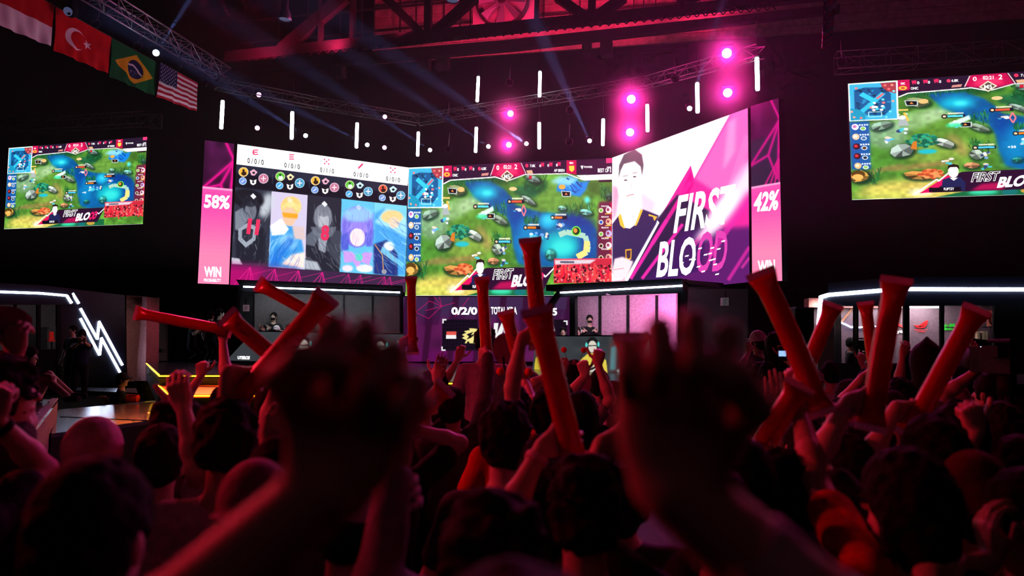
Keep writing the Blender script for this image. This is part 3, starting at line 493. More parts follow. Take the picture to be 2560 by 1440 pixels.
# ------------------------------------------------------------------ the hall
def struct(name, mb, m): return tag(mb.build(name, m), kind='structure')
M_floor = pm('dark_carpet', (.06, .05, .06), .85, var=.4)
M_wall = pm('black_drape', (.055, .05, .055), .9, var=.4, scale=6)
M_board = pm('roof_boards', (.62, .5, .5), .8, var=.25, scale=5, bump=.2)
struct('floor', MB().box((-30, -6, -.2), (30, 40, 0)), M_floor)
struct('wall_back', MB().box((-30, 34, 0), (30, 34.3, 24)), M_wall)
struct('wall_left', MB().box((-30.3, -6, 0), (-30, 34.3, 24)), M_wall)
struct('wall_right', MB().box((30, -6, 0), (30.3, 34.3, 24)), M_wall)
struct('wall_front', MB().box((-30, -6.3, 0), (30, -6, 24)), M_wall)
struct('ceiling', MB().box((-30, -6, 24), (30, 34.3, 24.3)), M_wall)
# boarded clerestory behind the roof truss, each board its own lap
bw = MB(); RNDB = random.Random(4)
zb = 14.3
while zb < 19.5:
    h = .34; bw.box((-13, 30.0-RNDB.random()*.02, zb), (14.5, 30.12, zb+h-.025)); zb += h
struct('wall_clerestory', bw, M_board)
# roof truss: deep frame spanning the hall
tp = Plane((-20, 26, 0), (20, 26, 0)); tp2 = Plane((-20, 24.6, 0), (20, 24.6, 0)); pbd = Plane((-20, 29.6, 0), (20, 29.6, 0))
rt = empty('roof_truss', tp.at(1280, 80), 'dark steel roof truss with crossing web members in front of red lit boards', 'roof truss')
ppoly(MB(), [(560, 128), (1280, 52), (2100, -30), (2100, -12), (1280, 76), (560, 155)], tp, 0, .35).build('bottom_chord', M_steel, rt)
ppoly(MB(), [(560, 158), (1280, 98), (2100, 10), (2100, 26), (1280, 122), (560, 184)], tp2, 0, .3).build('lower_beam', M_steel, rt)
for a, b, w in (((700, 122), (858, -12), .5), ((940, -30), (1048, 78), .3), ((1186, -12), (1084, 78), .34), ((1390, -12), (1466, 40), .3), ((1560, -12), (1488, 40), .34), ((1780, -40), (1700, 10), .3)):
    pline(MB(), a, b, w, tp, .02, .3).build('diagonal', M_steel, rt)
for x, w in ((800, .14), (880, .16), (1069, .26), (1342, .16), (1480, .26), (1700, .22)): pline(MB(), (x, -20), (x-2, 95-(x-880)*.1), w, tp, .05, .25).build('post', M_steel, rt)
lc = MB()
for i in range(60):
    x = 620+i*22; y = 148-(x-620)*.098; lc.add([], []); pline(lc, (x, y-18), (x+22, y+2), .03, tp, -.02, .04); pline(lc, (x, y+4), (x+22, y-18), .03, tp, -.02, .04)
lc.build('lattice', M_steel, rt)
pu = MB()
for o in (0, 55): pline(pu, (600, 108-o), (2000, -22-o), .08, pbd, .1, .08)
for x in (700, 770, 850, 905, 935, 1000, 1040, 1110, 1150, 1176, 1360, 1425, 1450, 1585, 1610, 1640, 1750): pline(pu, (x, -30), (x-1, 100-(x-880)*.1), .05, pbd, .1, .08)
pu.build('purlin', M_steel, rt)
# equipment boxes hung below the beam
for i, (x, y, w, h) in enumerate(((800, 160, 30, 34), (830, 158, 24, 30), (1042, 140, 28, 30), (1088, 138, 30, 30), (1455, 100, 22, 30), (1500, 98, 30, 36))):
    m = ppoly(MB(), [(x, y), (x+w, y-2), (x+w, y+h), (x, y+h+2)], tp2, -.4, .4); ppoly(m, [(x+w*.4, y-22), (x+w*.5, y-22), (x+w*.5, y), (x+w*.4, y)], tp2, -.55, .05)
    tag(m.build('rigging_box', M_steel), 'dim reddish box hung under the steel roof beam', 'rigging box', 'boxes hung under the roof beam')
# ventilation panel with a big fan
fp = Plane((-20, 28.8, 0), (20, 28.8, 0)); fn = empty('wall_fan', fp.at(1258, 20), 'large bladed wall fan on a plain pinkish panel high over the stage', 'fan')
ppoly(MB(), [(1182, -40), (1338, -50), (1338, 46), (1182, 62)], fp, 0, .1).build('mounting_panel', pm('pale_panel', (.62, .5, .55), .7), fn)
fc = fp.at(1255, 0, .25); MB().lathe([(1.05, -.2), (1.12, -.2), (1.12, .1), (1.05, .1), (1.05, -.2)], fc, fp.n, 28).build('shroud', M_steel, fn)
for k in range(8):
    a = 2*PI*k/8; d = fp.d*math.cos(a)+z0*math.sin(a); s = np.cross(fp.n, d); MB().prism([fc+d*.15-s*.06, fc+d*.98-s*.22+fp.n*.08, fc+d*.98+s*.1-fp.n*.04, fc+d*.15+s*.08], fp.n*.02).build('blade', M_alu, fn)
MB().lathe([(0, .12), (.16, .1), (.18, -.05), (0, -.06)], fc, fp.n, 16).build('hub', M_steel, fn)
# ------------------------------------------------------------------ aluminium trusses
def truss(name, A, B, size, step, mat, label, group=None, r=.03, up=(0, 0, 1)):
    A = np.asarray(A, float); B = np.asarray(B, float); d = nrm(B-A); s = nrm(np.cross(d, up)); u = np.cross(s, d); L = np.linalg.norm(B-A)
    t = empty(name, (A+B)/2-u*size/2, label, 'truss', group); C = [s*a*size/2+u*b*size/2 for a, b in ((-1, -1), (1, -1), (1, 1), (-1, 1))]
    for c in C: MB().tube(A+c, B+c, r, 8).build('chord', mat, t, True)
    m = MB(); n = max(2, int(L/step))
    for i in range(n):
        P = A+d*L*i/n; Q = A+d*L*(i+1)/n
        for k in range(4):
            a, b = C[k], C[(k+1) % 4]
            if (i+k) % 2: a, b = b, a
            m.tube(P+a, Q+b, r*.5, 5, capped=False)
            m.tube(P+C[k], P+C[(k+1) % 4], r*.5, 5, capped=False)
    m.build('lacing', mat, t, True); return t
zt = 10.9
truss('lighting_truss', Wz(120, -85, zt), Wz(562, 186, zt), .42, .5, M_alu, 'bright aluminium box truss slanting over the row of national flags')
# video screens' own rigging trusses
pf = Plane((-20, 22, 0), (20, 22, 0)); M_rig = pm('dull_rigging_metal', (.3, .3, .3), .6, .3)
truss('screen_truss', pf.at(-60, 322, -.1), pf.at(372, 297, -.1), .42, .62, M_rig, 'dim box truss hanging above the small left video screen', r=.02)
ep = MB(); e0 = pf.at(388, 303, .1)
for a, b in (((373, 286), (402, 286)), ((402, 286), (402, 320)), ((402, 320), (373, 320)), ((373, 320), (373, 286)), ((373, 303), (388, 286)), ((388, 286), (402, 303)), ((402, 303), (388, 320)), ((388, 320), (373, 303))): pline(ep, a, b, .05, pf, .14, .05)
tag(ep.build('truss_end_plate', M_rig), 'square end plate with diamond opening at the left screen truss end', 'truss plate')
truss('screen_truss', pf.at(2090, 158, -.1), pf.at(2640, 122, -.1), .5, .62, M_rig, 'very dim box truss hanging above the right hand game screen', r=.02)
# curved rig above the main screens
rig = [W(540, 208, 20.8), W(790, 258, 22.8), W(1046, 300, 24.8), W(1350, 250, 24.2), W(1620, 205, 22.2), W(1900, 128, 18.0)]
for i, lab in enumerate(('leftmost dark truss over the five portrait screen', 'dark truss over the inner end of the portrait screen', 'dark truss over the middle game screen', 'dark truss over the right edge of the middle screen', 'dark truss above the tilted white and pink screen')):
    truss('rig_truss', rig[i], rig[i+1], .3, .5, M_rig, lab, r=.018)
# ------------------------------------------------------------------ hanging LED tubes
M_tube = em('cold_white_tube', (.93, .98, 1), 14); M_cable = pm('thin_cable', (.16, .16, .18), .6)
TUBES = [(557, 249, 553, 322), (731, 277, 729, 348), (893, 305, 891, 370), (1046, 328, 1044, 390), (1196, 189, 1193, 254), (1191, 316, 1189, 381), (1350, 176, 1349, 242), (1348, 304, 1348, 372), (1508, 295, 1507, 364), (1618, 259, 1619, 329), (1743, 204, 1744, 282), (1892, 140, 1894, 226)]
TL_ = ['leftmost white light tube, over the pink win bar', 'white light tube second from the left, over the black hooded portrait', 'white light tube over the middle portraits', 'white light tube over the seam of left and middle screens', 'upper tube of the pair left of the pink lamps', 'lower tube of the pair left of the pink lamps', 'upper tube of the pair over the middle screen', 'lower tube of the pair over the middle screen', 'white light tube beside the upright blue beam', 'thin white tube right of the first big pink lamps', 'thin white tube beside the single white spot', 'rightmost white light tube, right of the big pink lamps']
for (x0, y0, x1, y1), lab in zip(TUBES, TL_):
    d = 1572/(y1-y0); a, b = W(x0, y0, d), W(x1, y1, d); t = empty('light_tube', b, lab, 'light', 'white light tubes hung over the stage')
    MB().lathe([(.001, -.01), (.045, .0), (.055, .03), (.055, .82), (.045, .85), (.001, .86)], b, a-b, 12).build('diffuser', M_tube, t, True)
    MB().tube(a+(0, .03, 0), a+(0, .03, .9), .008, 4).build('hanging_cable', M_cable, t)
    MB().tube(a-(0, 0, .02), a+(0, 0, .05), .06, 10).build('end_cap', M_black, t)
# ------------------------------------------------------------------ lamps
def spot(loc, tgt, power, col, size=30, blend=.5, rad=.08, par=None):
    l = bpy.data.lights.new('lamp_or_fill', 'SPOT'); l.energy = power; l.color = col; l.spot_size = math.radians(size); l.spot_blend = blend; l.shadow_soft_size = rad
    o = bpy.data.objects.new('lamp_or_fill', l); COL.objects.link(o); o.location = tuple(loc); o.rotation_euler = Vector(np.asarray(tgt)-np.asarray(loc)).to_track_quat('-Z', 'Y').to_euler(); return o
def area(loc, tgt, power, col, sx, sy):
    l = bpy.data.lights.new('lamp_or_fill', 'AREA'); l.energy = power; l.color = col; l.shape = 'RECTANGLE'; l.size = sx; l.size_y = sy
    o = bpy.data.objects.new('lamp_or_fill', l); COL.objects.link(o); o.location = tuple(loc); o.rotation_euler = Vector(np.asarray(tgt)-np.asarray(loc)).to_track_quat('-Z', 'Y').to_euler(); return o
PINK = (1, .03, .55); RED = (1, .02, .05); BLUEW = (.55, .65, 1)
def fixture(name, p, aim, r, lens_mat, label, group, cat='stage light'):
    t = empty(name, np.asarray(p)-(0, 0, r*1.5), label, cat, group); d = nrm(aim)
    hs_ = MB().lathe([(0, -r*2.6), (r*.8, -r*2.5), (r*1.02, -r*1.2), (r*1.06, -.01), (r*.95, .0), (r*.93, -.03), (0, -.03)], p, d, 16).build('housing', M_black, t, True)
    MB().lathe([(0, .0), (r*.5, -.002), (r*.92, -.02)], p, d, 16).build('lens', lens_mat, hs_, True)
    s = nrm(np.cross(d, z0)); b = p-d*r*1.3; m = MB(); m.path([b+s*r*1.15, b+s*r*1.25+z0*r*1.8, b-s*r*1.25+z0*r*1.8, b-s*r*1.15], .02, 5); m.build('yoke', M_black, t); return t
M_pinkL = em('pink_lens', (1, .55, .95), 30); M_pinkS = em('pink_lens_small', (1, .6, .9), 6); M_whiteL = em('white_lens', (.9, .95, 1), 16)
HALOS = []
for (x, y, d, r, big, lab) in ((1578, 248, 21, .13, 2, 'big pink lamp, upper of the pair left of the thin tube'), (1575, 331, 21, .12, 2, 'big pink lamp, lower of the pair left of the thin tube'), (1817, 133, 18, .125, 2, 'brightest pink lamp, topmost of all over the right screen'), (1819, 232, 18, .115, 2, 'big pink lamp just above the right screen corner'), (1276, 284, 23, .1, 1, 'pink lamp over the middle screen, upper one'), (1272, 362, 23, .09, 1, 'pink lamp over the middle screen, lower one'),
        (647, 237, 21.5, .075, 0, 'small pink lamp right of the leftmost tube, upper'), (643, 320, 21.5, .075, 0, 'small pink lamp right of the leftmost tube, lower'), (962, 292, 23.5, .075, 0, 'small pink lamp between two tubes, upper'), (961, 369, 23.5, .075, 0, 'small pink lamp between two tubes, lower')):
    p = W(x, y, d); aim = (CAM+np.array([0, 0, -.3])-p) if big == 2 else (CAM+np.array([-3, 0, -.5])-p)
    fixture('wash_light', p, nrm(aim), r, M_pinkL if big else M_pinkS, lab, 'pink wash lights over the stage'); HALOS.append((p, big, nrm(aim)))
WSP = [(390, 132, 19, 'white spotlight on the truss between green and striped flags', (492, -30, 17)), (764, 339, 22, 'small white spot right of the second tube', (620, 250, 18)), (918, 362, 23, 'small white spot right of the third tube', (620, 215, 17)), (1075, 375, 24, 'small white spot over the minimap', (760, 170, 17)), (1221, 366, 23, 'small white spot left of the lower pink lamp', (960, 190, 17)), (1316, 359, 23, 'small white spot right of the lower pink lamp', (975, 130, 16)), (1474, 352, 22, 'small white spot at the foot of the steep blue beam', (1340, 60, 15)), (1724, 271, 19, 'white spot left of the thin tube over the right screen', (1790, 60, 16))]
for (x, y, d, lab, tg) in WSP:
    p = W(x, y, d); fixture('spot_light', p, nrm(CAM+np.array([0, 0, 2.])-p), .07 if x != 390 else .09, M_whiteL, lab, 'white spotlights over the stage')
# unlit fixtures hung on the rig: thin rings
for (x, y, d, lab) in ((1274, 206, 23, 0), (1120, 297, 24, 0), (1121, 374, 24, 0), (1425, 275, 23, 0), (1423, 354, 23, 0), (1688, 196, 20, 0), (2105, 155, 18, 0)):
    p = W(x, y, d); m = MB(); m.lathe([(.12, 0), (.125, .02), (.11, .02), (.11, -.2), (.04, -.3), (0, -.3)], p, nrm(CAM-p), 18); m.tube(p+(0, 0, .1), p+(0, .1, .6), .015, 4)
    tag(m.build('unlit_lamp', pm('lamp_grey', (.24, .22, .26), .5) if x == 1274 else bpy.data.materials['lamp_grey'], None, True), 'unlit round stage lamp, only its rim showing in the dark', 'stage light', 'unlit round lamps on the rig')
# high bay lamps
M_bay = em('faint_lamp_glass', (.6, .65, .9), .16)
for (x, y, lab) in ((712, 50, 'hanging high bay lamp with pale mouth left of the red boards'), (1131, 3, 'hanging high bay lamp at the top in front of red boards')):
    p = W(x, y, 17); t = empty('high_bay_lamp', p, lab, 'lamp')
    MB().lathe([(.15, 0), (.16, .02), (.12, .18), (.06, .3), (.05, .55), (0, .56)], p, (.05, 0, 1), 18).build('reflector', M_alu, t, True); MB().lathe([(0, .04), (.1, .03), (.13, .02)], p, (.05, 0, 1), 16).build('bulb', M_bay, t, True); MB().tube(p+(0, 0, .5), p+(0, 0, 2), .02, 5).build('pendant_rod', M_steel, t)
for (x, y) in ((128, -2), (240, 60), (345, 115)):
    p = W(x, y, 18); m = MB()
    for k in range(24):
        a, b = 2*PI*k/24, 2*PI*(k+1)/24; e = lambda q: p+np.array([math.cos(q)*.135, 0, math.sin(q)*.1]); m.tube(e(a), e(b), .006, 4)
    m.tube(p+(0, .02, .1), p+(.05, .1, .5), .01, 4); tag(m.build('lamp_hoop', M_alu), 'thin pale lamp hoop hanging in front of the flags', 'lamp', 'lamp hoops in front of the flags')
p = W(178, 26, 17.5); t = empty('moving_head', p, 'round dark moving head lamp hanging over the crescent flag', 'stage light'); MB().ball(p, (.16, .16, .18)).build('head', M_black, t, True); MB().tube(p+(0, 0, .1), p+(0, 0, .6), .06).build('yoke', M_black, t); MB().lathe([(0, .0), (.1, -.01), (.11, -.04)], p+(.02, -.13, -.1), (.2, -.7, -.6), 14).build('lens', M_bay, t, True)
for i, (x, y) in enumerate(((445, 172), (443, 168), (536, 210), (500, 220))[:4]):
    p = W(x+i*3, y-i, 20.5); m = MB().tube(p, p+(0, .1, .16), .07, 8, .05); m.tube(p+(0, .05, .1), p+(0, .05, .4), .015, 4); tag(m.build('par_can', M_black), 'small unlit par can hanging under the aluminium truss', 'stage light', 'unlit par cans under the aluminium truss')
# ------------------------------------------------------------------ flags
M_flag = attr_pm('flag_cloth', .85, .08, 60, .2)
def flag(cv, quad, label, amp=.05):
    Pq = [Wz(*quad[0], 10.0), Wz(*quad[1], 10.0)]; pln = Plane(Pq[0], Pq[1])
    H = homog([(0, 0), (cv.w, 0), (cv.w, cv.h), (0, cv.h)], quad); X, Y = np.meshgrid(np.linspace(0, cv.w, cv.w), np.linspace(0, cv.h, cv.h)); P = happ(H, np.c_[X.ravel(), Y.ravel()])
    V = pln.at(P[:, 0], P[:, 1]); u, v = X.ravel()/cv.w, Y.ravel()/cv.h; V = V+pln.n[None]*(amp*v*(np.sin(u*17+v*4)+.6*np.sin(u*31-v*3+1)))[:, None]*.6
    idx = np.arange(cv.w*cv.h).reshape(cv.h, cv.w); F = np.stack([idx[:-1, :-1], idx[1:, :-1], idx[1:, 1:], idx[:-1, 1:]], -1).reshape(-1, 4)
    t = empty('flag', (V[0]+V[cv.w-1])/2, label, 'flag', 'national flags in a row'); mk('cloth', V, F, M_flag, t, True, cv.linear().reshape(-1, 3)); MB().tube(V[0], V[cv.w-1], .012, 5).build('hem_cord', M_cable, t)
U = [(0, 0), (1.5, 0), (1.5, 1), (0, 1)]
c = Cv(120, 90, U, (190, 14, 34)); c.rect(-1, .5, 2, 2, (236, 232, 240)); flag(c, [(-45, -88), (137, 14), (126, 116), (-30, 52)], 'red over white flag at the top left corner')
c = Cv(160, 110, U, (210, 12, 34)); c.ell(.52, .5, .25, .25, (244, 240, 246)); c.ell(.585, .5, .2, .2, (210, 12, 34))
st = [(.84+(.125 if k % 2 == 0 else .05)*math.cos(PI+k*PI/5), .5+(.125 if k % 2 == 0 else .05)*math.sin(PI+k*PI/5)) for k in range(10)]; c.poly(st, (244, 240, 246)); flag(c, [(139, 16), (279, 93), (269, 184), (137, 126)], 'red flag with white crescent and star')
c = Cv(160, 110, U, (10, 104, 52)); c.poly([(.12, .5), (.75, .1), (1.38, .5), (.75, .9)], (224, 176, 30)); c.ell(.75, .5, .25, .25, (22, 26, 76)); c.line([(.51, .44), (.66, .41), (.82, .46), (.96, .6)], .05, (220, 222, 230))
for k in range(18): c.ell(.6+random.random()*.26, .55+random.random()*.15, .008, .008, (220, 220, 230))
flag(c, [(279, 94), (397, 158), (386, 240), (276, 192)], 'green flag with yellow diamond and dark blue disc')
def usa(cc):
    for k in range(13): cc.rect(-1, k/13, 2, (k+1)/13, (176, 24, 52) if k % 2 == 0 else (226, 220, 230))
    cc.rect(0, 0, .62, 7/13, (34, 34, 84))
    for a in range(9):
        for b in range(6 if a % 2 == 0 else 5): cc.ell(.06+b*.1+(a % 2)*.05, .035+a*.058, .015, .016, (226, 224, 234))
c = Cv(190, 130, U); usa(c); flag(c, [(400, 155), (495, 207), (491, 279), (394, 242)], 'striped flag with white stars on a dark blue corner')
c = Cv(120, 80, U); usa(c); quad = [(2060, -60), (2098, -84), (2070, 112), (2056, 124)]
H = homog([(0, 0), (c.w, 0), (c.w, c.h), (0, c.h)], quad); X, Y = np.meshgrid(np.linspace(0, c.w, c.w), np.linspace(0, c.h, c.h)); P = happ(H, np.c_[X.ravel(), Y.ravel()]); pe = Plane(W(2058, 0, 15), W(2096, 0, 16.6)); V = pe.at(P[:, 0], P[:, 1]); V = V+pe.n[None]*(.06*np.sin(X.ravel()/c.w*14))[:, None]
idx = np.arange(c.w*c.h).reshape(c.h, c.w); F = np.stack([idx[:-1, :-1], idx[1:, :-1], idx[1:, 1:], idx[:-1, 1:]], -1).reshape(-1, 4)
tag(mk('flag', V, F, M_flag, None, True, c.linear().reshape(-1, 3)), 'striped flag seen edge on in the dark right of the stage', 'flag')
# ------------------------------------------------------------------ LED screens
G = game_canvas(); M_pinkl = em('pink_letters', (.95, .1, .4), 1.2); M_core = pm('dark_letter_core', (.1, .03, .09), .8)
def game_text(root, Hc, plane):
    D_ = root_d[root.name]
    letters(D_, plane, [(s, happ(Hc, [(b[0], b[1]), (b[2], b[1]), (b[2], b[3]), (b[0], b[3])]), .012, .02) for s, b in GAME_TXT if b], M_white)
    q = lambda *P: happ(Hc, P)
    letters(D_, plane, [('BLO', q((1135, 1190), (1345, 1172), (1300, 1300), (1108, 1312)), .014, .045)], M_white); letters(D_, plane, [('OD', q((1340, 1172), (1450, 1160), (1412, 1288), (1300, 1300)), .014, .045)], M_pinkl)
    V = q((945, 1132), (1140, 1122), (1118, 1232), (922, 1240)); letters(D_, plane, [('FIRST', V, .013, .045)], M_white)
    V2 = q((950, 1137), (1135, 1127), (1113, 1227), (927, 1235)); letters(D_, plane, [('FIRST', V2, .02, .0)], M_core, 'letter_core')
CQ = [(1020.5, 418.8), (1530.5, 395), (1530.5, 739), (1012.5, 739.5)]; SRC = [(82, 115), (2122, 20), (2122, 1396), (48, 1398)]
r = led('game_screen', G, CQ, pc, M_led, 'middle game screen with river map, between the portrait screen and the tilted white screen'); game_text(r, homog(SRC, CQ), pc)
FQ = [(22, 370), (368, 342), (357, 560), (10, 573)]; r = led('game_screen', G, FQ, pf, M_led, 'small game screen hanging far left of the stage', group='side game screens'); game_text(r, homog(SRC, FQ), pf)
RQ = [(2120, 209), (2850, 158), (2846, 478), (2130, 500)]; r = led('game_screen', G, RQ, pf, M_led, 'game screen cut off by the right edge of the photo', group='side game screens'); game_text(r, homog(SRC, RQ), pf)
LQ = [(593.7, 360.3), (1022, 419), (1014, 731), (575, 712)]
r = led('portrait_screen', left_canvas(), LQ, pl, M_led, 'big angled screen with five portraits under white score band'); LX = lambda x, y: (480+x/3.693, 330+y/3.693)
def tb(mb, s, x0, y0, x1, y1, sl, plane, lm=LX, bold=.0, sh=0): return textq(mb, s, [lm(x0+sh, y0), lm(x1+sh, y0+sl*(x1-x0)), lm(x1, y1+sl*(x1-x0)), lm(x0, y1)], plane, .012, bold)
M_bl = pm('black_letters', (.05, .05, .07), .8); M_rdl = em('red_letters', (.92, .2, .38), 1.1); D_ = root_d[r.name]
for (x0, y0, x1, y1, s) in ((512, 238, 662, 288, '0 / 0 / 0'), (852, 282, 996, 328, '0 / 0 / 0'), (1183, 325, 1311, 370, '0 / 1 / 0'), (1492, 367, 1625, 410, '0 / 0 / 0'), (1792, 408, 1920, 450, '0 / 0 / 0')): tb(MB(), s, x0, y0, x1, y1, .12, pl, bold=.012).build('lettering', M_bl, D_)
tb(MB(), '11', 500, 795, 612, 940, .12, pl, bold=.07, sh=20).build('lettering', M_rdl, D_); tb(MB(), '8', 1185, 855, 1262, 1000, .1, pl, bold=.05, sh=10).build('lettering', M_rdl, D_)
SQ = [(512, 350.5), (585.5, 359.5), (572, 711), (494.5, 708.5)]
r = led('win_bar_screen', strip_canvas(80, 300, SQ, .33), SQ, pl, M_led, 'tall pink win bar left of the portrait screen'); D_ = root_d[r.name]
for a_ in (('58%', 108, 575, 345, 700, .06, pl, LX, .035, 10), ('WIN', 112, 1242, 270, 1338, .02, pl, LX, .04, 0), ('PROBABILITY', 110, 1352, 268, 1382, .02, pl, LX, .02, 0)): tb(MB(), *a_).build('lettering', M_white, D_)
TQ = [(1530.7, 394.3), (1869.5, 270), (1874, 705), (1528.7, 741)]; RX = lambda x, y: (1520+x/3, 240+y/3)
r = led('player_screen', right_canvas(), TQ, pr, M_led, 'tilted right screen with a player in dark jersey on white and pink'); D_ = root_d[r.name]; mb = MB()
letters(D_, pr, [('FIRST', [RX(530, 745), RX(960, 655), RX(912, 958), RX(488, 1034)], .012, .025), ('BLO', [RX(392, 1092), RX(670, 1046), RX(645, 1342), RX(360, 1364)], .012, .025)], M_white); letters(D_, pr, [('OD', [RX(690, 1020), RX(908, 1000), RX(880, 1310), RX(650, 1335)], .012, .02)], em('magenta_letters', (.9, .25, .7), 1.1))
for k in range(16): x, y = 530+random.random()*330, 1050+random.random()*300; ppoly(MB(), [RX(x, y), RX(x+26, y-5), RX(x+20, y+7), RX(x-5, y+10)], pr, .016, .004).build('glitch_mark', M_white, D_)
VQ = [(1876.5, 265.5), (1946.5, 245), (1955.5, 702), (1880.5, 705)]
r = led('win_bar_screen', strip_canvas(80, 340, VQ, .465, True), VQ, pr, M_led, 'tall pink win bar right of the tilted player screen')
letters(root_d[r.name], pr, [('42%', [RX(1105, 728), RX(1288, 700), RX(1272, 856), RX(1086, 872)], .012, .035), ('WIN', [RX(1122, 1236), RX(1252, 1226), RX(1254, 1326), RX(1126, 1334)], .012, .04), ('PROBABILITY', [RX(1120, 1346), RX(1252, 1336), RX(1252, 1362), RX(1120, 1370)], .012, .02)], M_white)
DQ = [(1008, 742), (1440, 742), (1440, 904), (1000, 904)]
r = led('score_screen', lower_canvas(), DQ, pc, M_led_dim, 'dim purple score screen under the middle game screen', th=.12); KX = lambda x, y: (980+x/4.571, 720+y/4.571); D_ = root_d[r.name]
letters(D_, pc, [('0/2/0', [KX(678, 218), KX(975, 218), KX(975, 306), KX(678, 306)], .012, .04), ('TOTAL KDA', [KX(1130, 215), KX(1428, 215), KX(1428, 302), KX(1130, 302)], .012, .03), ('/0/5', [KX(1690, 228), KX(1888, 228), KX(1888, 315), KX(1690, 315)], .012, .04)], M_white); letters(D_, pc, [('2', [KX(1588, 226), KX(1680, 226), KX(1680, 314), KX(1588, 314)], .012, .05)], em('orange_red_letters', (1, .2, .1), 1.2))
# black support wall behind the screens
for nm, P, A, B, lab in (('support_wall', pc, (1003, 742), (1540, 898), 'black backing behind the score screen'),):
    tag(ppoly(MB(), [(A[0], A[1]), (B[0], A[1]), (B[0], B[1]), (A[0], B[1])], P, -.4, .3).build(nm, M_black), lab+' under the middle screen', 'backing wall')
# ------------------------------------------------------------------ stage, steps and runway
M_deck = pm('glossy_dark_deck', (.17, .16, .18), .22, 0, .25, 3, .03, spec=.7)
M_side = pm('grey_stage_skirt', (.3, .29, .36), .7)
M_warm = em('warm_yellow_strip', (1, .72, .12), 7)
M_cool = em('cool_white_strip', (.8, .86, 1), 9)
M_rdeck = pm('scuffed_runway_deck', (.3, .31, .36), .17, 0, .35, 4, .03, spec=1)
z_ = 1.3
S = [Wz(367, 906, z_), Wz(400, 936, z_), Wz(576, 936, z_), Wz(600, 943, z_), Wz(900, 950, z_), Wz(1165, 955, z_), Wz(1500, 962, z_), Wz(1760, 968, z_)]
top = [np.array([p[0], p[1], 0]) for p in S]; bk = [np.array([7.5, 27, 0]), np.array([-11, 27, 0])]
st = empty('stage', (-2, 18, 0), 'raised dark stage with glowing yellow edge under the big screens', 'stage')
MB().prism(top+bk, (0, 0, 1.22)).build('skirt', M_side, st)
MB().prism([p+(0, 0, 1.22) for p in top+bk], (0, 0, .08)).build('deck', M_deck, st)
m = MB(); fr = np.array([-f0[0], -f0[1], 0])*.025
for a, b in zip(S[:-1], S[1:]): m.tube(a+fr-(0, 0, .03), b+fr-(0, 0, .03), .012, 6)
m.build('edge_light_strip', M_warm, st)
zs = 1.1
Q = [Wz(398, 961, zs), Wz(426, 986, zs), Wz(626, 986, zs), Wz(900, 990, zs)]
QB = [np.array([top[3][0]+3, top[3][1]-.02, 0]), np.array([top[2][0], top[2][1]-.02, 0]), np.array([top[1][0]+.02, top[1][1]-.02, 0])]
qt = [np.array([p[0], p[1], 0]) for p in Q]
sp = empty('stage_step', (-5, 12.5, 0), 'lower step glowing orange in front of the dark stage', 'step')
M_orange_lit = pm('orange_lit_tread', (.95, .34, .12), .3, 0, .2, 6, .02)  # orange glow of the edge strips is put into the tread's base colour
MB().prism([qt[0], qt[1], qt[2], qt[3], QB[0], QB[1], QB[2]], (0, 0, zs-.05)).build('riser', M_black, sp)
MB().prism([p+(0, 0, zs-.05) for p in [qt[0], qt[1], qt[2], qt[3], QB[0], QB[1], QB[2]]], (0, 0, .05)).build('tread', M_orange_lit, sp)
m = MB()
for a, b in zip(Q[:-1], Q[1:]): m.tube(a+fr-(0, 0, .02), b+fr-(0, 0, .02), .011, 6)
m.build('edge_light_strip', M_warm, sp)
# linear orange lamps tucked under the stage nosing wash the tread
A, B = (S[1]+S[2])/2, (Q[1]+Q[2])/2
l = area(A+np.array([0, -.3, .25]), B-(0, 0, .05), 46, (1, .16, .03), 2.6, .05); l.data.size = 3.2; l.data.size_y = .04
l2 = area(B+np.array([.3, -.12, -.3]), B+np.array([.3, -.7, -2]), 6, (1, .2, .03), 2.6, .04)
zr = .8
rwp = [Wz(146, 1024, zr), Wz(410, 1000, zr), Wz(432, 1003, zr), Wz(720, 1003, zr), Wz(720, 1034, zr), Wz(560, 1036, zr), Wz(400, 1048, zr), Wz(128, 1084, zr)]
rt_ = empty('runway', np.mean(rwp, 0)*(1, 1, 0), 'low runway with glossy scuffed top reflecting white light in front of the bolt sign', 'runway')
g = [np.array([p[0], p[1], 0]) for p in rwp]
MB().prism(g, (0, 0, zr-.05)).build('skirt', M_black, rt_); MB().prism([p+(0, 0, zr-.05) for p in g], (0, 0, .05)).build('deck', M_rdeck, rt_)
MB().tube(Wz(150, 1042, zr+.002), Wz(425, 1054, zr+.002)*(1, 1, 1), .006, 4).build('deck_seam', M_black, rt_)
zc = 1.1
cw = [Wz(145, 998, zc), Wz(60, 1105, zc), Wz(-200, 1330, zc), Wz(-420, 1330, zc), Wz(-420, 998, zc)]
ct = empty('catwalk', np.mean(cw, 0)*(1, 1, 0), 'taller catwalk block with pale worn edge at the left, reddish side', 'runway'); g = [np.array([p[0], p[1], 0]) for p in cw]
MB().prism(g, (0, 0, zc-.04)).build('skirt', pm('maroon_skirt', (.5, .3, .36), .7), ct); MB().prism([p+(0, 0, zc-.04) for p in g], (0, 0, .04)).build('deck', M_rdeck, ct)
m = MB()
for a, b in zip(cw[:2], cw[1:3]):
    for k in range(14):
        p, q = a+(b-a)*k/14, a+(b-a)*(k+.97)/14; w = random.uniform(.08, .13); m.prism([p+(0, 0, .002), q+(0, 0, .002), q+(-w, 0, .002), p+(-w*.9, 0, .002)], (0, 0, .012))
m.build('worn_edge_tape', pm('worn_pale_tape', (.75, .68, .74), .6, bump=.3), ct)
